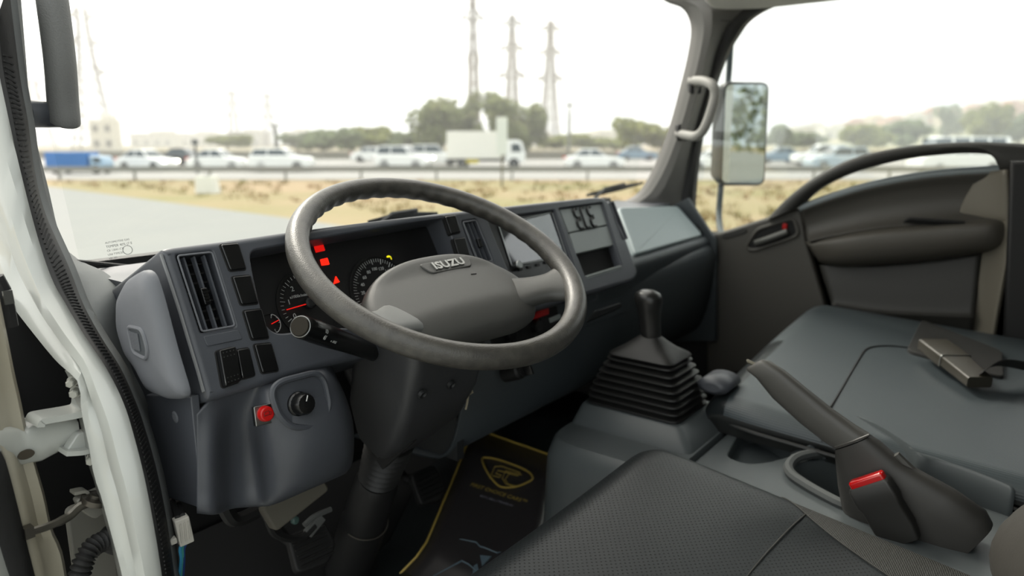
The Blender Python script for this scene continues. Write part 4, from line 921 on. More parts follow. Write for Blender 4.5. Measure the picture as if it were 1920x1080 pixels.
strip([(862, 1012), (893, 1018), (900, 1026), (908, 1028), (932, 1038), (940, 1036)], .0016)
strip([(812, 1082), (866, 1053), (880, 1060), (900, 1078)], .0022)
g = G(); g.plate(MF, MF.pl([(900, 1042), (922, 1044), (904, 1063)]), .001, .002); ob('car_print', g, CARL, mt_)
g = G(); g.plate(MF, MF.pl([(888, 1062), (895, 1058), (900, 1080), (886, 1078)]), .001, .002); ob('car_print', g, CARL, mt_)
# raised floor section the mat leans on
g = G(); a0, b0 = M(-.10, .12, -.03), M(lu + .35, .12, -.03); a1, b1 = M(-.10, fold, -.03), M(lu + .35, fold, -.03)
g.rings([[a0 + V((.25, .1, .02)), b0 + V((.25, -.1, .02))], [a0, b0], [a1, b1], [a1 + V((-.2, 0, -.06)), b1 + V((-.2, 0, -.06))]], False, False, closed=False); tag(ob('floor_hump', g, CARPET, thick=.01, off=-1), 'sloping dark floor covering that the paper mat leans on', None, None, 'structure')
# pedals
def pedal(lbl, c, w_, h_, tilt, par_dir):
    t = thing('foot_pedal', lbl, 'pedal', c - V((0, 0, .08)), group='foot pedals'); f = Fr(c, (1, -.12, 0), (0, math.cos(tilt), math.sin(tilt)))
    g = G(); g.plate(f, rpoly([(-w_, -h_ * .8), (w_ * .4, -h_), (w_, -h_ * .3), (w_ * .9, h_), (-w_ * .8, h_)], .012), -.012, .006, .004); pd_ = ob('pad', g, RUB, t)
    for k in range(6):
        g = G(); g.bar(f(-w_ * .75, -h_ * .6 + k * h_ * .27, .0065), f(w_ * .75, -h_ * .6 + k * h_ * .27, .0065), .006, .003); ob('grip_rib', g, RUB, pd_)
    g = G(); g.tube(crom([f(0, h_ * .4, -.012), f(-.02, h_ * 1.2, -.05) , f(-.06, .06, .02) + V((0, .05, .05)), f(-.08, .10, 0) + par_dir], 5), .011, 10); ob('arm', g, BLKM, t)
pedal('clutch pedal below the grey knee panel', P(585, 1028, Y=1.02), .045, .038, .9, V((0, .10, .20)))
pedal('brake pedal right of the steering column', P(803, 912, Y=1.10), .042, .042, .9, V((0, .12, .2)))
# under-dash fittings
t = thing('wiring_connector', 'white wiring connector hanging below the left end of the dashboard', 'connector', P(340, 1000, Y=.85))
o_ = P(343, 992, Y=.85); f = Fr(o_, (.97, -.2, .1), (-.1, 0, 1)); g = G(); g.plate(f, rrect(-.009, -.020, .009, .018, .002), -.007, .007, .0015, 2, rb=.0015); cn = ob('connector_body', g, mat('white_nylon', (214, 210, 200), .45), t)
for k in range(3): g = G(); g.box(f(-.005 + .005 * k, 0, .0075), (.0018, .003, .026)); ob('connector_rib', g, MATS['white_nylon'], cn)
g = G(); g.plate(f, rrect(-.018, -.014, -.010, -.006, .002), -.005, .004, .001); ob('connector_tab', g, MATS['white_nylon'], cn)
for k, (cl_, nm) in enumerate((((60, 150, 190), 'blue_wire'), ((70, 150, 140), 'green_wire'), ((30, 60, 120), 'dark_blue_wire'))):
    g = G(); A = [f(-.004 + k * .003, -.018, 0), P(338 + k * 3, 1030, Y=.85), P(340 + k * 2, 1050, Y=.85), P(336 + k * 3, 1085, Y=.86)]; g.tube(crom(A, 4), .0026, 6); ob('wire', g, mat(nm, cl_, .4), t)
for k in range(2):
    g = G(); A = [f(-.003 + .006 * k, .018, 0), P(330 + 8 * k, 960, Y=.87), P(322 + 14 * k, 938, Y=.93)]; g.tube(crom(A, 4), .004, 6); ob('wire', g, BLKM, t)
t = thing('under_dash_bracket', 'pale metal bracket and cables tucked under the knee panel', 'bracket', P(560, 950, Y=.98))
g = G(); f = Fr(P(555, 935, Y=.96), (1, -.1, .35), (0, .3, 1)); g.plate(f, rrect(-.055, -.024, .055, .022, .008), -.02, .004, .004); ob('bracket_plate', g, mat('cable_sleeve', (112, 108, 96), .7), t)
for pts, r, m in (([(500, 960), (515, 1000), (560, 1010), (590, 985)], .007, RUB), ([(570, 985), (590, 968), (620, 955)], .005, mat('grey_wire', (110, 112, 110), .6)), ([(420, 950), (440, 975), (480, 960)], .012, BLKM)):
    g = G(); g.tube(crom([P(x, y, Y=1.0) for x, y in pts], 5), r, 8); ob('cable', g, m, t)
g = G(); g.lathe(Fr(P(551, 975, Y=.98), (1, 0, 0), (0, .2, 1)), [(.007, 0), (.007, .006), (.004, .008)], 12); ob('green_cap', g, mat('green_cap', (80, 110, 104), .5), t)
g = G(); f = Fr(P(590, 985, Y=1.0), (1, 0, .6), (0, .2, 1)); g.plate(f, rrect(-.02, -.009, .02, .009, .003), -.005, .005, .002); ob('plug', g, MATS['grey_wire'], t)
# ================================================================== GRAB HANDLES
gh = thing('grab_handle', "long grey padded grab handle on the driver's windscreen pillar", 'grab handle', P(60, 215, X=.41))
A = [P(88, -60, X=.455), P(98, 0, X=.455), P(112, 110, X=.455), P(118, 190, X=.455), P(121, 222, X=.455), P(121, 230, X=.455)]
g = G(); g.tube(crom(A, 8), [.0205] * 39 + [.017, .011] if False else [.0205] * (len(crom(A, 8)) - 3) + [.0195, .016, .009], 18); ob('grip', g, mat('handle_vinyl', (134, 135, 133), .6, bump=(420, .6, .001)), gh, sm=70)
g = G(); A = [P(48, 213, X=.40), P(80, 214, X=.43), P(118, 214, X=.455)]; g.tube(A, .019, 14, sq=.6); ob('bracket', g, DASH, gh, sm=60)
gh = thing('grab_handle', 'short grey grab handle on the pillar beside the side mirror', 'grab handle', P(1280, 248, X=2.17))
A = [P(1296, 152, X=2.18), P(1318, 152, X=2.13), P(1336, 160, X=2.10), P(1341, 178, X=2.10), P(1333, 210, X=2.10), P(1320, 242, X=2.10), P(1306, 255, X=2.11), P(1290, 254, X=2.14), P(1272, 250, X=2.18)]
g = G(); g.tube(crom(A, 6), .0145, 14); ob('grip', g, mat('handle_grey', (176, 174, 168), .55, bump=(500, .3, .0006)), gh, sm=70)
# ================================================================== PASSENGER DOOR
pdr = thing('door_1', 'dark brown grey passenger door with armrest and arched grab bar', None, (XR, .4, .8), kind='structure')
XF = Fr((XR, 0, 0), (0, -1, 0), (0, 0, 1))            # n points into the cab (-x)
def xl(pts, h=0.0): return XF.pl(pts, h)
g = G(); g.plate(XF, rpoly(xl([(1318, 436), (1345, 437), (1420, 413), (1500, 388), (1600, 352), (1750, 324), (1880, 312), (1985, 306), (1985, 760), (1318, 760)]), [.0, .01, .05, .05, .05, .05, .05, 0, 0, 0]), -.05, -.03, .008); ob('door_skin', g, DOORD, pdr)
# front section
g = G(); g.plate(XF, rpoly(xl([(1325, 440), (1345, 438), (1420, 414), (1500, 389), (1512, 455), (1548, 575), (1570, 700), (1325, 700)]), [.0, .01, .02, .02, .03, .03, .0, .0]), -.03, .0, .010, 4); ob('front_panel', g, DOORP, pdr)
# upper section with a sloping, hollowed face
c0 = [(1500, 388), (1560, 366), (1640, 343), (1750, 324), (1880, 314), (1960, 310)]; c1 = [(1514, 452), (1570, 440), (1640, 428), (1750, 418), (1880, 412), (1960, 410)]
rows = []
for t, h in ((-.04, -.02), (0, .0), (.10, .012), (.3, -.004), (.6, -.012), (.85, .0), (1.0, .03)):
    rows.append([XF(*XF.px(a[0] + (b[0] - a[0]) * t, a[1] + (b[1] - a[1]) * t, h), h) for a, b in zip(c0, c1)])
g = G(); g.grid(rows, 5, 4); ob('upper_panel', g, DOORP, pdr, thick=.003, sm=70)
g = G(); g.tube(crom([XF(*XF.px(x, y + 5, .004), .004) for x, y in [(1500, 386), (1560, 364), (1640, 341), (1750, 322), (1876, 313)]], 5), .012, 10, sq=.8); ob('sill_highlight', g, mat('sill_highlight_grey', (150, 160, 163), .3), pdr, sm=70)  # pale strip added along the sill, standing in for reflected sky
# armrest
c0 = [(1512, 455), (1570, 441), (1640, 429), (1750, 418), (1850, 411), (1885, 412)]; c1 = [(1535, 490), (1575, 497), (1640, 494), (1750, 484), (1850, 470), (1885, 460)]
rows = []
for t, h in ((-.05, .0), (.0, .022), (.12, .052), (.3, .060), (.6, .058), (.85, .045), (1.0, .02), (1.08, -.02)):
    rows.append([XF(*XF.px(a[0] + (b[0] - a[0]) * t, a[1] + (b[1] - a[1]) * t, h * e_), h * e_) for a, b, e_ in zip(c0, c1, (.35, .9, 1, 1, 1, .6))])
g = G(); g.grid(rows, 5, 4); ar = ob('armrest', g, mat('armrest_vinyl', (94, 90, 82), .5, bump=(500, .3, .0006)), pdr, thick=.003, sm=70)
g = G(); g.plate(Fr(XF(*XF.px(1750, 417, .045), .045), (0, -1, 0), (-.55, 0, .8)), rpoly([(-.075, -.008), (.06, -.008), (.075, .008), (-.06, .010)], .006), -.004, .003, .002); ob('pull_slot', g, BLKM, ar)
# lower pocket and rear strip
c0 = [(1536, 497), (1640, 500), (1750, 492), (1838, 478)]; c1 = [(1560, 572), (1640, 585), (1750, 592), (1826, 594)]; rows = []
for t, h in ((0, -.014), (.12, -.010), (.5, .0), (.9, .010), (1.0, .022), (1.06, .02), (1.5, -.01)):
    rows.append([XF(*XF.px(a[0] + (b[0] - a[0]) * t, a[1] + (b[1] - a[1]) * t, h), h) for a, b in zip(c0, c1)])
g = G(); g.grid(rows, 5, 4); ob('lower_panel', g, DOORD, pdr, thick=.003, sm=70)
c0 = [(1838, 325), (1800, 400), (1850, 420), (1842, 480), (1828, 592), (1815, 700)]; c1 = [(1886, 318), (1890, 400), (1892, 420), (1888, 480), (1868, 592), (1850, 700)]
rows = [[XF(*XF.px(a[0] + (b[0] - a[0]) * t, a[1] + (b[1] - a[1]) * t, h), h) for a, b in zip(c0, c1)] for t, h in ((0, -.006), (.3, .004), (.7, .026), (1.0, .045), (1.1, .03))]
g = G(); g.grid(rows, 5, 4); ob('lit_rear_strip', g, mat('lit_door_vinyl', (132, 126, 112), .6, bump=(700, .3, .0004)), pdr, thick=.003, sm=70)  # paler patch shaped like the lit area, windscreen light put into its colour
# handle
lp = rpoly(xl([(1398, 464), (1420, 430), (1489, 408), (1499, 440), (1470, 452), (1412, 470)]), .018, 4)
g = G(); g.tube([XF(a, b, .002) for a, b in lp], .006, 8, closed=True); hb_ = ob('handle_bezel', g, DOORP, pdr)
g = G(); g.plate(XF, lp, -.004, .0025); ob('handle_recess', g, VOID, hb_)
g = G(); A = [XF(*XF.px(1416, 456, .01), .01), XF(*XF.px(1440, 448, .018), .018), XF(*XF.px(1476, 434, .014), .014)]; g.tube(crom(A, 4), .0095, 10, sq=.7); ob('handle_lever', g, mat('lever_grey', (112, 112, 108), .35, .4), hb_)
a, b = XF.px(1472, 424, .006); g = G(); g.plate(XF, rrect(a - .007, b - .010, a + .006, b + .008, .002), .002, .010, .002); ob('lock_tab', g, RED, hb_)
g = G(); g.plate(XF, rpoly(xl([(1352, 445), (1356, 438), (1396, 426), (1402, 432), (1396, 438), (1360, 448)]), .006), -.002, .004, .002); ob('demist_outlet', g, DOORD, pdr)
# arched bar
oc = [(1440, 412), (1478, 372), (1530, 332), (1600, 297), (1690, 276), (1790, 267), (1870, 267), (1990, 275)]; icv = [(1500, 388), (1538, 354), (1600, 324), (1690, 300), (1780, 289), (1840, 288), (1868, 294), (1880, 313)]
ca, cb_ = resamp(crom([XF(*XF.px(x, y)) for x, y in oc], 5), 40), resamp(crom([XF(*XF.px(x, y)) for x, y in icv + [(1885, 330), (1990, 335)]], 5), 40); rg = []
for p, q in zip(ca, cb_):
    i_ = V((-1, 0, 0)); rg.append([p - i_ * .03, p + i_ * .018, p.lerp(q, .12) + i_ * .027, p.lerp(q, .4) + i_ * .032, p.lerp(q, .75) + i_ * .028, q + i_ * .016, q - i_ * .03])
g = G(); g.rings(rg); ob('grab_bar', g, DOORD, pdr, sm=50)
g = G(); g.plate(XF, xl([(1896, 300), (1990, 300), (1990, 700), (1880, 700)]), .03, .06, .01); tag(ob('trim_6', g, BLKM), 'black rear door pillar edge at the right of the passenger door', None, None, 'structure')
# ================================================================== DRIVER'S DOOR (open)
dd = thing('driver_door', "open driver's door edge with cream inner panel, hinge and check strap", 'door', (.29, 1.0, .95))
def dl(pts, Y): return [P(x, y, Y=Y) for x, y in pts]
e1 = [(-6, 560), (10, 640), (22, 700), (34, 752), (45, 805), (63, 873), (80, 932), (92, 990), (111, 1032), (121, 1085), (128, 1140), (146, 1260)]
e0 = [(-60, 560), (-50, 640), (-42, 700), (-32, 752), (-22, 805), (2, 850), (14, 890), (30, 950), (48, 1021), (64, 1085), (76, 1140), (96, 1260)]
a, b = dl(e1, 1.0), dl(e0, .96); g = G(); g.rings([[p + V((0, .03, 0)), p, p.lerp(q, .12) + V((0, -.006, 0)), p.lerp(q, .4) + V((.0, .006, 0)), p.lerp(q, .7) + V((0, .0, 0)), q] for p, q in zip(resamp(crom(a, 4), 36), resamp(crom(b, 4), 36))], False, False, closed=False); ob('inner_panel', g, CREAM, dd, thick=.003, sm=60)
e2_ = [(-70, 800), (-20, 828), (2, 850), (14, 886), (28, 940), (48, 1021), (64, 1085), (76, 1140), (96, 1260)]; e3_ = [(-90, 900), (-55, 940), (-30, 970), (-8, 1005), (4, 1040), (12, 1065), (18, 1085), (26, 1140), (44, 1260)]
a, b = resamp(crom(dl(e2_, .955), 4), 30), resamp(crom(dl(e3_, .945), 4), 30); g = G(); g.rings([[p + V((0, .012, 0)), p + V((0, -.006, 0)), p.lerp(q, .5) + V((0, -.012, 0)), q + V((0, -.006, 0)), q + V((0, .012, 0))] for p, q in zip(a, b)]); ob('door_seal', g, RUB, dd, sm=60)
g = G(); a = resamp(crom(dl(e3_, .945), 4), 30); g.rings([[p, p + V((-.2, .02, 0))] for p in a], False, False, closed=False); ob('outer_panel', g, WHITE, dd, thick=.003)
g = G(); a = dl([(-10, 520), (4, 545), (12, 580), (18, 612)], 1.02); g.tube(a, .010, 8); ob('window_channel', g, BLKM, dd)
g = G(); g.bar(P(13, 545, Y=1.0), P(18, 570, Y=1.0), .004, .010); ob('channel_clip', g, CHR, dd)
# hinge arm
ha = [(-20, 806, 872), (5, 806, 876), (16, 805, 879), (35, 806, 876), (50, 810, 872), (80, 795, 866), (110, 786, 850), (140, 785, 825), (145, 786, 820)]
g = G(); rg = []
for x, yt, ybm in ha:
    Yq = .985 - max(0, (40 - x)) * .0005; t_, b_ = P(x, yt, Y=Yq), P(x, ybm, Y=Yq)
    rg.append([t_ + V((0, .035, .004)), t_ + V((0, .004, .001)), t_ + V((0, -.002, -.004)), t_.lerp(b_, .5) + V((0, -.006, 0)), b_ + V((0, -.002, .004)), b_ + V((0, .004, 0)), b_ + V((0, .035, .0))])
g.rings([[q for q in r] for r in rg]); hm = ob('hinge_arm', g, WHITE, dd, sm=45)
o_ = P(45, 850, Y=.982); hf = Fr(o_ + V((0, -.0065, 0)), (1, 0, 0), (0, 0, 1)); g = G(); g.plate(hf, [(.0095 * math.cos(a), .0058 * math.sin(a)) for a in [2 * math.pi * k / 20 for k in range(20)]], -.003, .0006); ob('hinge_hole', g, mat('hole_brown', (74, 66, 52), .7), hm)
def bent(pts, name, wd=.016, th=.003, m=WHITE, Y=.965):
    A = crom([P(x, y, Y=Y) for x, y in pts], 5); g = G(); rg = []
    for i, q in enumerate(A):
        d = (A[min(i + 1, len(A) - 1)] - A[max(i - 1, 0)]).normalized(); nn = d.cross(V((0, 1, 0))).normalized() * th
        rg.append([q + nn + V((0, -wd * .3, 0)), q + nn + V((0, wd, 0)), q - nn + V((0, wd, 0)), q - nn + V((0, -wd * .3, 0))])
    g.rings(rg); return ob(name, g, m, dd, sm=40)
bent([(72, 798), (74, 790), (84, 786), (140, 776), (155, 770), (159, 756), (157, 725), (146, 700)], 'hinge_bracket', .03, .004)
bent([(120, 848), (150, 846), (172, 842), (180, 852), (184, 876)], 'hinge_bracket', .03, .003)
g = G(); g.plate(Fr(P(150, 826, Y=.97), (1, 0, 0), (0, 0, 1)), rpoly([((P(x, y, Y=.97) - P(150, 826, Y=.97)).x, (P(x, y, Y=.97) - P(150, 826, Y=.97)).z) for x, y in [(145, 812), (162, 808), (178, 838), (176, 846), (122, 848)]], .003), -.012, .002, .002); ob('hinge_gusset', g, WHITE, dd)
def bolt(x, y, s=1.0, Y=.955):
    o_ = P(x, y, Y=Y); f = Fr(o_, (.25, -.1, 1), (-.2, -1, 0)) ; f = Fr(o_, V((0, 0, 1)), V((.35, -.93, 0)).cross(V((0, 0, 1))))
    f = Fr(o_, V((0, 0, 1)), V((-.6, -.8, 0)).cross(V((0, 0, 1)))); g = G(); g.lathe(f, [(.0075 * s, -.012), (.0075 * s, -.006), (.0062 * s, -.006)], 16); g.lathe(f, [(.0058 * s, -.008), (.0058 * s, .005), (.0045 * s, .007)], 6); ob('hinge_bolt', g, mat('painted_steel', (196, 196, 186), .4, .2), dd, sm=25)
bolt(133, 718, .9); bolt(140, 737); bolt(171, 863); bolt(190, 922, .6)
# check strap
DST = mat('worn_steel', (120, 116, 108), .32, .85)
A = [P(50, 1000, Y=.95), P(95, 985, Y=.95), P(130, 968, Y=.955), P(150, 950, Y=.955), P(175, 940, Y=.955)]
g = G(); g.tube(crom(A, 4), [.0055] * 6 + [.0065] * 11, 8, sq=.6); cs = ob('check_strap', g, DST, dd)
g = G(); g.box(P(53, 997, Y=.95), (.010, .012, .014)); ob('strap_stop', g, DST, cs)
g = G(); g.lathe(Fr(P(178, 936, Y=.955), (.9, .2, -.3), (.1, 1, .2)), [(.017, -.004), (.017, .003), (.009, .0035), (.009, .008), (.006, .009)], 24); ob('strap_eye', g, DST, cs)
g = G(); f = Fr(P(180, 945, Y=.965), (1, 0, 0), (0, 0, 1)); g.plate(f, rpoly([(-.024, .016), (.02, .02), (.024, -.012), (-.004, -.02), (-.018, -.004)], .005), -.01, .003, .002); ob('strap_bracket', g, mat('bracket_grey_paint', (150, 148, 138), .5), dd)
bent([(138, 925), (160, 921), (164, 930)], 'bracket_tab', .012, .002, MATS['bracket_grey_paint'])
bent([(195, 905), (202, 940), (200, 960), (212, 975)], 'bracket_flange', .014, .0025, WHITE)
g = G(); f = Fr(P(185, 1010, Y=1.03), (1, 0, 0), (0, 0, 1)); g.plate(f, rrect(-.035, -.15, .02, .06, .01), -.01, .0, .003); ob('pillar_plate', g, MATS['bracket_grey_paint'], dd)
# wiring gaiter
A = crom([P(214, 1008, Y=.95), P(196, 1014, Y=.94), P(176, 1024, Y=.935), P(160, 1045, Y=.93), P(150, 1075, Y=.93), P(146, 1110, Y=.93)], 12)
rs = [.0115 + .0022 * math.cos(i * math.pi / 2 * 1.0) for i in range(len(A))]; g = G(); g.tube(A, rs, 14); gt = ob('wiring_gaiter', g, RUB, dd, sm=60)
g = G(); g.tube([P(219, 1010, Y=.955), P(209, 1009, Y=.95), P(196, 1013, Y=.942)], [.021, .019, .013], 16); ob('gaiter_collar', g, RUB, gt)
# ================================================================== SIDE MIRROR AND WIPER
mo = P(1394, 250, X=2.5); md_ = V((.825, -.565, 0)).normalized(); mfn = Fr(mo, md_, (0, 0, 1))
if mfn.n.dot(EYE - mo) < 0: mfn = Fr(mo, -md_, (0, 0, 1))
mm = thing('side_mirror', 'tall black side mirror on a pole outside the passenger window', 'mirror', (2.5, .9, 1.35))
lp = mfn.pl([(1358, 156), (1440, 157), (1431, 345), (1350, 345)]); lp = rpoly(lp, .028, 5)
g = G(); q = ccw(lp); g.rings([[mfn(a * k_, b * k_, c) for a, b in q] for k_, c in ((.7, -.09), (.92, -.07), (1.02, -.03), (1.035, -.004), (1.02, .004), (.99, .004))]); ob('mirror_housing', g, mat('mirror_black', (40, 42, 42), .45), mm, sm=60)
g = G(); g.plate(mfn, inset(q, .004), -.002, .005); ob('mirror_glass', g, mat('mirror_glass', (225, 232, 230), .02, 1.0), mm)
A = [P(1365, 450, X=2.30), P(1352, 436, X=2.40), P(1348, 400, X=2.50), P(1352, 345, X=2.52), P(1357, 250, X=2.55), P(1366, 150, X=2.55), P(1371, 70, X=2.52), P(1380, 20, X=2.42)]
g = G(); g.tube(crom(A, 5), .011, 10); ob('mirror_arm', g, mat('arm_grey_blue', (72, 84, 88), .45), mm)
def wiper(pts, lab_):
    t = thing('windscreen_wiper', lab_, 'wiper', P(*pts[0][:2], Y=1.30), group='windscreen wipers')
    A = [P(x, y, Y=q) for x, y, q in pts]; g = G(); g.tube(A, [.004] + [.010] * (len(A) - 2) + [.004], 8, sq=.5); ob('blade', g, RUB, t)
    g = G(); g.tube([A[0] + V((-.05, -.02, -.04)), A[1] + V((0, -.01, .012)), A[len(A) // 2] + V((0, -.012, .014))], .006, 6); ob('arm', g, BLKM, t)
wiper([(1100, 366, 1.30), (1130, 360, 1.30), (1165, 352, 1.29), (1206, 343, 1.28)], 'black wiper rising beyond the right end of the dashboard')
wiper([(690, 416, 1.32), (730, 410, 1.32), (775, 404, 1.32), (820, 400, 1.32)], 'black wiper low behind the instrument hood')
# ================================================================== OUTSIDE
GZ = -.35
KI = 1.0
F2 = V((math.sin(YAW), math.cos(YAW), 0)); R2 = V((math.cos(YAW), -math.sin(YAW), 0))
def at(x, D, z=GZ):
    """Ground point below picture column x at distance D along the view axis."""
    d = ray(x, 265); h = V((d.x, d.y, 0)); return V((h.x, h.y, 0)) * (D / h.dot(F2)) + V((0, 0, z))
def gq(c, r, f): return c + R2 * r + F2 * f
GRD = mat('dry_verge', (156, 136, 106), .95, var=(.12, .14, (132, 126, 84)), bump=(2.5, .6, .08))
g = G(); g.box((60, 60, GZ - .1), (700, 700, .2)); tag(ob('ground', g, GRD), 'dry sandy grass verge between the cab and the highway', None, None, 'structure')
ASPH = mat('asphalt', (130, 132, 130), .9, var=(.5, .3, (136, 137, 133)), bump=(30, .3, .01))
g = G(); g.plate(WORLD.at(0, 0, GZ), rpoly([(-14, -160), (8.5, -160), (9.0, -20), (10.2, 5), (11.6, 16.4), (12.0, 22), (12.7, 30), (13.2, 37), (13.6, 44), (-14, 46)], 1.0), -.05, .02); tag(ob('road', g, ASPH), 'grey asphalt lane beside the truck', None, None, 'structure')
def strip_(d0, d1, z0, z1, m, name, lab_, w=240):
    g = G(); c = F2 * (d0 + d1) / 2 + V((0, 0, (z0 + z1) / 2)); g.box(c, (d1 - d0, w, z1 - z0), Matrix.Rotation(math.atan2(F2.y, F2.x), 3, 'Z')); return tag(ob(name, g, m), lab_, None, None, 'structure')
strip_(39, 84, GZ - .06, GZ + .03, mat('highway_asphalt', (152, 150, 146), .9), 'highway_road', 'pale grey highway carrying the traffic', 320)
strip_(86, 87.0, GZ, GZ + .9, mat('median_concrete', (120, 118, 110), .9), 'median_wall', 'low concrete barrier along the far side of the highway', 320)
# guard rail
gr = thing('guard_rail', 'low grey guard rail along the near edge of the highway', 'guard rail', gq(V((0, 0, GZ)), 0, 38))
STEEL = mat('galvanised_steel', (140, 141, 138), .5, .6)
g = G(); g.box(F2 * 38 + V((0, 0, GZ + .62)), (.06, 130, .28), Matrix.Rotation(math.atan2(F2.y, F2.x), 3, 'Z')); ob('rail', g, STEEL, gr)
pm = None
for k in range(-14, 15):
    q = gq(V((0, 0, GZ)), k * 4.0, 38.12)
    if pm is None: g = G(); g.box((0, 0, .36), (.12, .10, .72)); pm = ob('post', g, STEEL, gr); p_ = pm
    else: p_ = pm.copy(); COL.objects.link(p_)
    p_.location = q - OFF[gr.name]; p_.rotation_euler.z = math.atan2(F2.y, F2.x)
# grass tufts
g = G()
def tuft(p, h, n):
    for _ in range(n):
        a = random.uniform(0, 6.28); d = V((math.cos(a), math.sin(a), 0)); q = p + d * random.uniform(0, .35); s_ = d.cross(V((0, 0, 1))) * .035; g.add([q - s_, q + s_, q + d * h * .5 + V((0, 0, h * random.uniform(.6, 1.1)))], [(0, 1, 2)])
for _ in range(900):
    D = random.uniform(14, 37) if random.random() < .8 else random.uniform(8, 18); p = at(random.uniform(60, 1950), D)
    if p.x < 13.9 + .03 * max(0, p.y - 16): continue
    tuft(p, random.uniform(.08, .28), 9)
tag(ob('grass', g, mat('verge_grass', (134, 130, 86), .9, var=(.2, .12, (156, 128, 98)), spec=.1), sm=0), 'dry grass tufts on the verge before the highway', 'grass', kind='stuff')
# ------------------------------------------------------------------ vehicles
GLS = mat('car_glass', (70, 80, 86), .12); TYRE = mat('tyre', (34, 34, 35), .8); HUB = mat('wheel_alloy', (150, 152, 154), .35, .7)
TAIL = mat('tail_lamp', (190, 40, 30), .3); HEADL = mat('head_lamp', (240, 238, 225), .1, coat=1.0); LIT = mat('lit_head_lamp', (255, 250, 225), .1, emit=9.0); BUMP = mat('bumper_grey', (70, 72, 73), .6)
def paint(nm, rgb): return mat('car_paint_' + nm, rgb, .28, coat=.6)
SIDE = Fr((0, 0, 0), (1, 0, 0), (0, 0, 1))                  # n = -y
def wheels(t, xs, r, hw):
    tp = None
    for x in xs:
        for s in (1, -1):
            if tp is None:
                g = G(); g.lathe(Fr((0, 0, 0), (1, 0, 0), (0, 0, 1)), [(r * .6, -.10), (r * .95, -.10), (r, -.07), (r, .07), (r * .95, .10), (r * .62, .10)], 24); tp = ob('wheel', g, TYRE, t)
                g = G(); g.lathe(Fr((0, 0, 0), (1, 0, 0), (0, 0, 1)), [(r * .62, -.09), (r * .62, .095), (r * .5, .105), (r * .15, .09)], 18); hp = ob('wheel_rim', g, HUB, tp); w_ = tp
            else:
                w_ = tp.copy(); COL.objects.link(w_); h2 = hp.copy(); COL.objects.link(h2); h2.parent = w_
            w_.location = (x, s * (hw - .10), r); w_.rotation_euler.z = 0 if s < 0 else math.pi
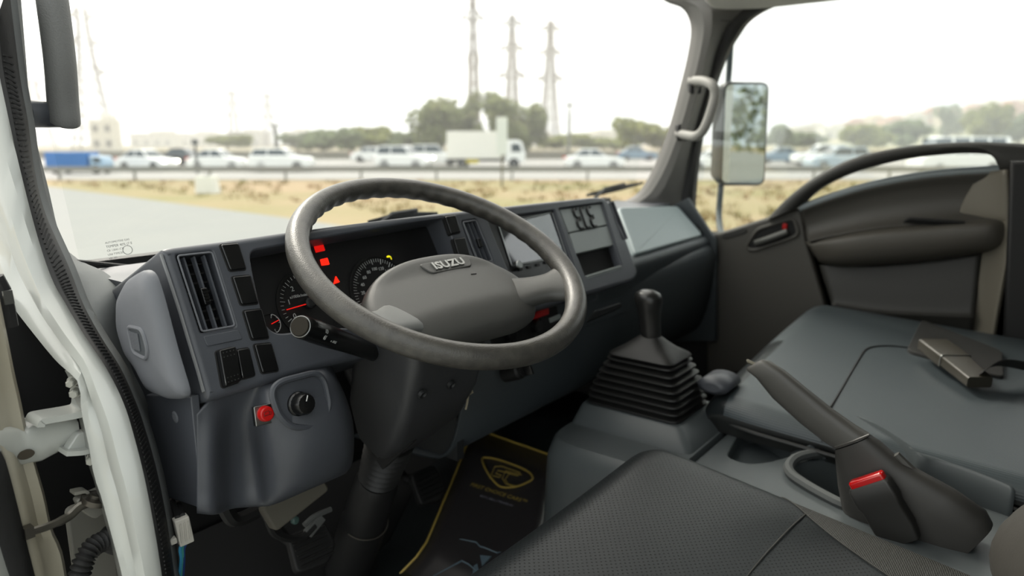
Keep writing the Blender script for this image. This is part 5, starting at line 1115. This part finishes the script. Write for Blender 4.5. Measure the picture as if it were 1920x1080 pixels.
def car(name, lab_, x, D, pm_, kind, face, rot=0, L=4.5, H=1.48, lit=False):
    t = thing(name, lab_, 'car' if kind != 'van' else 'van', at(x, D, GZ + .03), -YAW + (0 if face > 0 else math.pi) + rot, local=True, group='vehicles on the highway'); hl_ = L / 2; W = .9 if kind != 'van' else 1.0
    if kind == 'sedan':
        bl = [(-hl_, .45), (-hl_ + .02, .82), (-hl_ + .5, .95), (-hl_ * .5, .98), (hl_ * .28, .97), (hl_ * .7, .88), (hl_ - .08, .72), (hl_, .45), (hl_ - .1, .22), (-hl_ + .1, .22)]; cab = [(-hl_ * .72, .93), (-hl_ * .40, H), (hl_ * .08, H + .01), (hl_ * .40, .93)]
    elif kind == 'suv':
        bl = [(-hl_, .45), (-hl_ + .02, 1.0), (-hl_ * .9, 1.08), (hl_ * .38, 1.07), (hl_ * .86, .98), (hl_ - .03, .8), (hl_, .45), (hl_ - .1, .25), (-hl_ + .1, .25)]; cab = [(-hl_ * .94, 1.05), (-hl_ * .82, H), (hl_ * .10, H + .02), (hl_ * .42, 1.05)]
    else:
        bl = [(-hl_, .4), (-hl_ + .02, 1.25), (hl_ * .80, 1.25), (hl_ - .05, 1.05), (hl_, .4), (hl_ - .1, .28), (-hl_ + .1, .28)]; cab = [(-hl_ + .02, 1.2), (-hl_ + .12, H), (hl_ * .55, H + .02), (hl_ * .86, 1.2)]
    g = G(); g.plate(SIDE, rpoly(bl, .12, 3), -W, W, .09, 3, rb=.09); bd = ob('body', g, pm_, t, sm=45)
    q = ccw(rpoly(cab, .12, 3)); g = G(); zb = min(p[1] for p in q); zt_ = max(p[1] for p in q)
    def wz(z): return W - .06 - .20 * (z - zb) / (zt_ - zb)
    g.rings([[V((a, -wz(b), b)) for a, b in q], [V((a, -wz(b) - .02, b)) for a, b in inset(q, .05)]][::-1] and [[V((a, wz(b), b)) for a, b in q], [V((a, -wz(b), b)) for a, b in q]]); ob('cabin', g, pm_, t, sm=40)
    # side glass in two panes per side, screens front and rear
    a0, a1, a2, a3 = cab; mid = (a1[0] + a2[0]) / 2
    def xat(z, p, r_): return p[0] + (r_[0] - p[0]) * (z - p[1]) / (r_[1] - p[1])
    z0_, z1_ = zb + .06, zt_ - .09
    for s in (1, -1):
        for (xl0, xl1, xr1, xr0) in ([(xat(z0_, a0, a1) + .10, xat(z1_, a0, a1) + .08, mid - .04, mid - .04), (mid + .04, mid + .04, xat(z1_, a3, a2) - .08, xat(z0_, a3, a2) - .10)] if kind != 'van' else [(-hl_ + .4 + k * (L * .8) / 4, -hl_ + .4 + k * (L * .8) / 4, -hl_ + .25 + (k + 1) * (L * .8) / 4, -hl_ + .25 + (k + 1) * (L * .8) / 4) for k in range(4)]):
            g = G(); pts = [(xl0, z0_), (xl1, z1_), (xr1, z1_), (xr0, z0_)]; g.rings([[V((a, s * (wz(b) + .012), b)) for a, b in pts], [V((a, s * (wz(b) - .02), b)) for a, b in pts]]); ob('side_window', g, GLS, t, sm=0)
    for p, r_, nm in ((a3, a2, 'windscreen'), (a0, a1, 'rear_window')):
        sgn = 1 if nm == 'windscreen' else -1; g = G(); x0_, x1_ = xat(z0_, p, r_) + sgn * .012, xat(z1_, p, r_) + sgn * .012
        g.rings([[V((x0_ - sgn * dd_, -W + .16, z0_)), V((x0_ - sgn * dd_, W - .16, z0_)), V((x1_ - sgn * dd_, wz(z1_) - .08, z1_)), V((x1_ - sgn * dd_, -wz(z1_) + .08, z1_))] for dd_ in (0, .03)]); ob(nm, g, GLS, t, sm=0)
    for s in (1, -1):
        g = G(); g.box((hl_ - .10, s * (W - .22), .70 if kind == 'sedan' else .82), (.20, .30, .13)); ob('headlamp', g, LIT if lit else HEADL, t)
        g = G(); g.box((-hl_ + .05, s * (W - .18), .85), (.14, .24, .16)); ob('tail_lamp', g, TAIL, t)
    g = G(); g.box((0, 0, .27), (L * .96, W * 1.9, .10)); ob('sill', g, BUMP, t)
    wheels(t, (-hl_ * .58, hl_ * .60), .33 if kind == 'sedan' else .37, W); return t
WP = paint('white', (236, 237, 234)); SV = paint('silver', (176, 190, 198)); BK = paint('black', (44, 46, 50)); BL_ = paint('blue', (110, 136, 156))
car('sedan_car', 'white sedan right of the road sign on the highway', 1114, 54, WP, 'sedan', 1)
car('suv_car', 'white four-wheel drive with bright headlamp left of the box truck', 757, 54, WP, 'suv', 1, L=4.2, H=1.7, lit=True, rot=-.25)
car('suv_car', 'white four-wheel drive tucked behind the box truck', 815, 62, WP, 'suv', 1, L=4.4, H=1.75)
car('suv_car', 'white estate car alone on the highway above the asphalt lane', 527, 49, WP, 'suv', 1, L=4.1, H=1.55)
car('sedan_car', 'white sedan passing the black car', 408, 51, WP, 'sedan', 1, L=4.0)
car('sedan_car', 'black car beside the white concrete block', 345, 56, BK, 'sedan', 1, L=3.8, H=1.5)
car('sedan_car', 'low white car next to the blue truck', 272, 50, WP, 'sedan', 1, L=3.8, lit=True, rot=-.2)
car('suv_car', 'silver blue four-wheel drive between the side mirror and the van', 1572, 50, SV, 'suv', -1, L=4.1, H=1.65)
car('suv_car', 'white car behind the silver blue four-wheel drive', 1540, 62, WP, 'suv', -1, L=4.6, H=1.75)
car('sedan_car', 'blue grey car right beside the mirror glass', 1462, 68, BL_, 'sedan', -1, L=4.3)
car('sedan_car', 'white car between the windscreen pillar and the mirror', 1335, 50, WP, 'sedan', -1, L=3.6)
car('sedan_car', 'pale blue car below the tree by the windscreen pillar', 1195, 78, BL_, 'sedan', 1, L=4.2)
car('sedan_car', 'white car half hidden left of the bright headlamp', 700, 72, WP, 'sedan', 1, L=4.4)
car('minibus_van', 'long white van seen above and below the arched bar', 1800, 46, WP, 'van', -1, L=5.6, H=2.3)
# box truck
t = thing('box_truck', 'white box truck in front of the big trees', 'truck', at(908, 55, GZ + .03), -YAW, local=True, group='vehicles on the highway')
g = G(); g.plate(SIDE, rrect(-2.75, .75, 1.45, 2.75, .04), -1.05, 1.05, .03, rb=.03); ob('cargo_box', g, mat('box_white', (228, 226, 216), .5), t)
g = G(); g.plate(SIDE, rpoly([(1.6, .45), (3.05, .45), (3.10, 1.1), (2.85, 1.95), (2.6, 2.1), (1.6, 2.1)], .1), -.95, .95, .08, rb=.08); ob('cab', g, WP, t)
g = G(); g.plate(SIDE, rpoly([(2.05, 1.25), (2.82, 1.25), (2.65, 1.85), (2.05, 1.85)], .05), -.97, .97); ob('door_window', g, GLS, t)
g = G(); g.box((3.0, 0, 1.5), (.06, 1.6, .7), Matrix.Rotation(-.3, 3, 'Y')); ob('windscreen', g, GLS, t)
g = G(); g.box((0, 0, .62), (5.4, .8, .18)); ob('chassis', g, BUMP, t); g = G(); g.box((-.9, -.95, .55), (1.0, .1, .3)); ob('side_guard', g, mat('yellow_reflector', (196, 180, 70), .5), t)
for s in (1, -1): g = G(); g.box((3.06, s * .7, .75), (.1, .3, .18)); ob('headlamp', g, HEADL, t)
wheels(t, (-1.6, 2.25), .40, 1.0)
# blue lorry
t = thing('container_lorry', 'lorry with blue container at the far left of the windscreen', 'truck', at(140, 46, GZ + .03), -YAW, local=True, group='vehicles on the highway'); t.scale = (.68, .68, .68)
BLU = mat('container_blue', (44, 112, 178), .6); g = G(); g.plate(SIDE, rrect(-2.3, .5, 1.5, 2.0, .03), -1.1, 1.1, .02); cb_ = ob('container', g, BLU, t)
for k in range(14): g = G(); g.box((-2.1 + k * .27, -1.11, 1.25), (.12, .04, 1.3)); ob('corrugation', g, BLU, cb_)
g = G(); g.box((-.1, 0, .62), (4.4, 1.0, .2)); ob('chassis', g, BUMP, t)
g = G(); g.plate(SIDE, rpoly([(1.7, .4), (2.9, .4), (2.95, 1.0), (2.75, 1.6), (1.7, 1.7)], .1), -.95, .95, .08, rb=.08); ob('cab', g, paint('pale_blue', (150, 180, 204)), t)
g = G(); g.plate(SIDE, rpoly([(2.05, 1.05), (2.78, 1.05), (2.68, 1.5), (2.05, 1.5)], .05), -.97, .97); ob('door_window', g, GLS, t)
wheels(t, (-1.5, 2.2), .42, 1.0)
# ------------------------------------------------------------------ roadside objects
t = thing('road_sign', 'tall narrow pale sign board on a post before the box truck', 'sign', at(941, 33, GZ)); q = at(941, 33, 0)
g = G(); g.tube([q + V((0, 0, GZ)), q + V((0, 0, GZ + 3.0))], .05, 10); ob('post', g, STEEL, t)
g = G(); f = Fr(q + V((0, 0, 1.95)), R2, (0, 0, 1)); g.plate(f, rrect(-.25, -.85, .25, .82, .03), .03, .07, .01); ob('board', g, mat('sign_white', (214, 220, 216), .5), t)
q = at(382, 29, GZ); t = thing('concrete_block', 'white concrete block on the verge before the black car', 'block', q)
g = G(); g.rings([[q + R2 * a + F2 * b + V((0, 0, z)) for a, b in rrect(-k_, -.3, k_, .3, .04)] for k_, z in ((.42, 0), (.40, .1), (.34, .66), (.32, .68))]); ob('block_body', g, mat('white_concrete', (226, 226, 218), .9), t)
g = G(); g.box(q + V((0, 0, .70)), (.2, .08, .05)); ob('lifting_loop', g, STEEL, t)
def pole(x, D, h, r, lab_, head=True):
    q = at(x, D, GZ); t = thing('light_pole', lab_, 'pole', q, group='roadside poles'); g = G(); g.tube([q, q + V((0, 0, h * .8)), q + V((0, 0, h))], [r, r * .9, r * .5], 8); ob('shaft', g, mat('pole_grey', (96, 98, 98), .6), t)
    if head: g = G(); g.box(q + V((0, 0, h + .1)), (r * 3, r * 3, .35)); ob('lamp_head', g, MATS['pole_grey'], t)
pole(1067, 95, 6.6, .22, 'dark column rising right of the third lattice tower'); pole(365, 46, 1.9, .10, 'short post with round top behind the black car'); pole(518, 120, 4.6, .40, 'stubby brown mast left of the green trees')
# ------------------------------------------------------------------ trees
TRUNK = mat('bark', (110, 100, 84), .9)
def leafm(i): return [mat('leaf_olive', (104, 112, 68), .8, spec=.2, var=(.9, .2, (126, 132, 84))), mat('leaf_grey_green', (104, 116, 84), .8, spec=.2, var=(.9, .2, (128, 138, 100))), mat('leaf_yellow_green', (138, 140, 78), .8, spec=.2, var=(.9, .2, (116, 122, 70)))][i]
def tree(name, lab_, x, D, h, rw, mi, n=1500, low=.25, z=GZ, pos=None, lf=.30, group='trees beyond the highway'):
    q = pos if pos else at(x, D, z); t = thing(name, lab_, 'tree', q, group=group); g = G()
    g.tube([q, q + V((.1, .05, h * .25)), q + V((-.05, .1, h * .55)), q + V((.1, 0, h * .8))], [h * .035, h * .028, h * .02, h * .008], 8)
    for k in range(5):
        a = k * 1.3 + x; g.tube([q + V((0, 0, h * (.25 + .08 * k))), q + V((math.cos(a) * rw * .6, math.sin(a) * rw * .6, h * (.5 + .07 * k)))], [h * .014, h * .005], 6)
    ob('trunk', g, TRUNK, t); g = G(); blobs = []
    for k in range(15):
        a = random.uniform(0, 6.28); rr_ = rw * random.uniform(.1, .8); blobs.append((V((math.cos(a) * rr_, math.sin(a) * rr_, h * random.uniform(low + .15, .86))), rw * random.uniform(.32, .5), h * (1 - low) * random.uniform(.16, .26)))
    for k in range(n):
        c, r1, r2 = random.choice(blobs); d = V((random.gauss(0, 1), random.gauss(0, 1), random.gauss(0, 1))).normalized() * random.uniform(.55, 1.0); p = q + c + V((d.x * r1, d.y * r1, d.z * r2))
        if p.z < q.z + h * low * .5: continue
        u = V((random.gauss(0, 1), random.gauss(0, 1), random.gauss(0, 1))).normalized(); v_ = u.orthogonal().normalized(); s_ = lf * random.uniform(.6, 1.3)
        g.add([p - u * s_, p + v_ * s_ * .6, p + u * s_, p - v_ * s_ * .6], [(0, 1, 2, 3)])
    ob('crown', g, leafm(mi), t, sm=0)
for x, D, h, rw, mi, lab_ in [(818, 95, 8.4, 3.2, 0, 'leftmost tree of the big clump behind the box truck'), (872, 102, 8.6, 3.6, 0, 'tree in the middle of the big clump behind the box truck'), (938, 94, 8.2, 3.7, 0, 'tallest tree of the big clump, behind the sign'), (990, 101, 7.4, 2.9, 0, 'low tree at the right end of the big clump'),
    (605, 100, 3.6, 3.2, 1, 'low green tree right of the stubby mast'), (655, 96, 3.9, 2.6, 1, 'round green bush midway between mast and big clump'), (700, 98, 4.0, 3.4, 2, 'green tree above the half hidden white car'), (755, 98, 3.6, 3.0, 1, 'bushy tree left of the big clump'),
    (1195, 96, 5.0, 3.2, 2, 'yellow green tree left of the windscreen pillar'), (1238, 98, 4.3, 2.6, 2, 'bushy tree touching the windscreen pillar'), (1060, 110, 3.2, 3.5, 2, 'low bush at the foot of the third lattice tower'), (1130, 112, 3.0, 3.8, 2, 'low bush left of the yellow green tree'),
    (1462, 120, 4.8, 2.6, 1, 'small dark tree right of the mirror'), (1510, 125, 3.6, 3.2, 1, 'low bush below the first pink houses'), (1625, 100, 4.4, 3.6, 2, 'green bush above the silver blue four-wheel drive'), (1700, 104, 5.0, 3.4, 1, 'round tree left of the van'), (1775, 150, 9.5, 3.2, 1, 'dark tree between the pink houses above the van'), (1842, 110, 7.6, 3.6, 2, 'large green tree above the van'), (1912, 112, 6.5, 3.0, 1, 'grey green tree at the right edge'),
    (425, 120, 3.2, 4.0, 2, 'low hedge tree behind the white sedan'), (560, 118, 3.4, 3.4, 1, 'hedge tree behind the stubby mast')]:
    tree('roadside_tree', lab_, x, D, h, rw, mi, n=3600 if D < 103 and 800 < x < 1000 else 2400, lf=.36, low=.12 if 800 < x < 1000 else .25)
random.seed(5)
tree('verge_tree', 'dark tree beside the road seen in the side mirror', 0, 0, 9.5, 2.3, 0, 5200, .12, pos=V((4.9, -27, GZ)), lf=.17, group='trees behind the truck')
tree('verge_tree', 'distant tree seen in the left of the side mirror', 0, 0, 8, 2.5, 0, 3000, .15, pos=V((.6, -62, GZ)), lf=.2, group='trees behind the truck')
tree('verge_tree', 'far tree beside the road in the mirror', 0, 0, 9, 3.5, 0, 3000, .12, pos=V((11.5, -60, GZ)), lf=.2, group='trees behind the truck')
# ------------------------------------------------------------------ lattice towers
PYL = mat('tower_steel', (104, 84, 76), .6, .3)
def tower(x, D, H, wb, wt, lab_, arms=((.93, .17), (.75, .19), (.55, .22)), bw=.21, rz=-.6):
    q = at(x, D, GZ); t = thing('lattice_tower', lab_, 'tower', q, rz, local=True, group='power line towers'); g = G(); n = 12
    def hw(k): k = k / n; return (wb * (1 - k) ** 1.6 + wt * (1 - (1 - k) ** 1.6)) / 2
    for k in range(n):
        z0_, z1_ = H * k / n, H * (k + 1) / n; a, b = hw(k), hw(k + 1)
        cs0 = [V((sx * a, sy * a, z0_)) for sx, sy in ((1, 1), (1, -1), (-1, -1), (-1, 1))]; cs1 = [V((sx * b, sy * b, z1_)) for sx, sy in ((1, 1), (1, -1), (-1, -1), (-1, 1))]
        for i in range(4):
            j = (i + 1) % 4; g.bar(cs0[i], cs1[i], bw * 1.3); g.bar(cs0[i], cs1[j], bw * .7); g.bar(cs0[j], cs1[i], bw * .7); g.bar(cs1[i], cs1[j], bw * .7)
    ob('mast', g, PYL, t, sm=0)
    for zf_, lf_ in arms:
        z = H * zf_; l = H * lf_; kk = hw(int(zf_ * n)); g = G()
        for s in (1, -1):
            for y in (kk, -kk): g.bar((s * kk, y, z), (s * l * .5, 0, z + .2), bw * 1.8); g.bar((s * kk, y, z + H * .045), (s * l * .5, 0, z + .2), bw * 1.5)
            g.bar((s * l * .5, 0, z + .2), (s * l * .5, 0, z - H * .03), bw * .6)
        ob('crossarm', g, PYL, t, sm=0)
tower(960, 170, 30, 3.6, .9, 'middle lattice tower above the big clump of trees'); tower(1030, 178, 30, 4.6, .9, 'rightmost lattice tower, standing clear of the trees')
tower(889, 150, 36, 2.4, .7, 'tallest slender tower cut by the top of the frame', arms=((.93, .2), (.72, .13), (.5, .06)))
tower(180, 172, 32, 8.5, 1.8, 'wide faint tower at the left behind the blue lorry', bw=.18); tower(75, 230, 21, 8, 2, 'faint tower beside the left pillar', bw=.2)
tower(441, 280, 21, 5.0, 1.4, 'small far tower left of its twin', bw=.3); tower(506, 280, 20, 4.6, 1.4, 'small far tower above the stubby mast', bw=.3)
for k, (a, b, D0, D1, z0_, z1_) in enumerate([(960, 1030, 170, 178, 26, 27), (889, 960, 150, 170, 31, 27), (960, 1030, 170, 178, 21, 21), (441, 180, 280, 150, 20, 25), (506, 441, 280, 280, 19, 20), (1030, 1500, 178, 260, 26, 34)]):
    p0, p1 = at(a, D0, z0_), at(b, D1, z1_); A = [p0.lerp(p1, t_ / 8) - V((0, 0, 1.5 * math.sin(math.pi * t_ / 8))) for t_ in range(9)]; tag(ob('power_line', G().tube(A, .035, 4), PYL), ['wire between the middle and right lattice towers, upper', 'wire from the tallest slender tower to the middle tower', 'wire between the middle and right lattice towers, lower', 'long faint wire from the left tower to the small far tower', 'short wire between the two small far towers', 'wire running off to the right above the pink houses'][k], 'wire', 'power lines')
# ------------------------------------------------------------------ houses on the rise
g = G(); rows = []
for x, top in ((1400, .0), (1470, 1.0), (1600, 3.5), (1750, 6.5), (1920, 9.0), (2300, 11)): rows.append([at(x, 200, GZ - .2), at(x, 215, GZ + top * .75), at(x, 235, GZ + top), at(x, 300, GZ + top)])
g.grid(rows, 3, 2); tag(ob('hillside', g, mat('hill_scrub', (168, 158, 122), .95, var=(.06, .15, (134, 138, 92))), sm=60), 'low scrub hillside under the pink houses', None, None, 'structure')
HM = [mat('render_pink', (206, 168, 142), .9), mat('render_cream', (220, 204, 176), .9), mat('render_terracotta', (192, 142, 112), .9), mat('render_white', (222, 216, 202), .9)]; WN_ = mat('far_window', (110, 104, 98), .4)
def house(x, D, w_, h, z, m, lab_, grp):
    q = at(x, D, z); t = thing('house', lab_, 'house', q, -YAW + random.uniform(-.3, .3), group=grp, local=True); g = G()
    g.box((0, 0, h / 2 - .5), (w_, w_ * .9, h + 1)); g.box((w_ * .15, .5, h + .6), (w_ * .5, w_ * .5, 1.6)); ob('walls', g, m, t, sm=0)
    g = G(); g.box((0, 0, h + .15), (w_ * 1.05, w_ * .95, .3)); ob('parapet', g, m, t, sm=0); wm = None
    for i in range(max(2, int(w_ / 3))):
        for j in range(max(1, int(h / 3))):
            p = V((-w_ / 2 + (i + .5) * w_ / max(2, int(w_ / 3)), -w_ * .45 - .03, 1.6 + j * 3.0))
            if wm is None: g = G(); g.box((0, 0, 0), (1.0, .12, 1.3)); wm = ob('window', g, WN_, t, sm=0); o_ = wm
            else: o_ = wm.copy(); COL.objects.link(o_)
            o_.location = p
cols_ = ['pink', 'cream', 'terracotta', 'white']
for k in range(15):
    x = 1452 + k * 36; top = max(0.3, (x - 1440) / 480 * 9.0); ci = (k * 7 + 2) % 4 if k > 2 else 3
    house(x, 232 + (k % 3) * 6, 6.4 + (k % 2), 3.6 + (k % 3) * .8 + k * .12, GZ + top, HM[ci], '%s house, number %s from the left in the hillside row' % (cols_[ci], ['one', 'two', 'three', 'four', 'five', 'six', 'seven', 'eight', 'nine', 'ten', 'eleven', 'twelve', 'thirteen', 'fourteen', 'fifteen'][k]), 'houses on the rise')
for x, D, w_, h, lab_ in ((468, 290, 13, 5.5, 'pale far building below the small twin towers'), (560, 300, 10, 6, 'pale far building left of the green trees'), (380, 300, 14, 5, 'pale low building behind the white sedan'), (200, 150, 4.6, 6.0, 'tall pale block behind the blue lorry'), (295, 260, 14, 4.5, 'pale hall behind the low white car'), (1010, 240, 9, 4, 'pale house right of the big clump'), (1120, 240, 14, 4.5, 'pale building above the white sedan')):
    house(x, D, w_, h, GZ, HM[3], lab_, 'pale far buildings')
# ------------------------------------------------------------------ the truck's own cargo body, behind the cab
t = thing('cargo_body', "white cargo body of the truck behind the cab, mirrored in the side mirror", 'truck body', (1.35, -3, GZ))
g = G(); g.plate(Fr((1.35, 0, 1.75), (0, -1, 0), (0, 0, 1)), rrect(.85, -1.1, 5.6, 1.2, .04), -1.12, 1.12, .03, rb=.03); ob('box_walls', g, WHITE, t)
g = G(); g.box((1.35, -3.2, .45), (.9, 4.6, .25)); ob('chassis', g, BLKM, t)
# ------------------------------------------------------------------ haze
hz = bpy.data.materials.new('hazy_air'); hz.use_nodes = True; nt_ = hz.node_tree; nt_.nodes.clear()
vs_ = nd(nt_, 'ShaderNodeVolumeScatter'); vs_.inputs['Color'].default_value = (1, .985, .95, 1); vs_.inputs['Density'].default_value = .0032; vs_.inputs['Anisotropy'].default_value = .35
oo_ = nd(nt_, 'ShaderNodeOutputMaterial'); nt_.links.new(vs_.outputs[0], oo_.inputs['Volume'])
g = G(); g.box(F2 * 190 + V((0, 0, 24)), (320, 420, 52), Matrix.Rotation(math.atan2(F2.y, F2.x), 3, 'Z')); tag(ob('haze', g, hz, sm=0), 'thin bright haze over the highway and the towers', 'haze', kind='stuff')
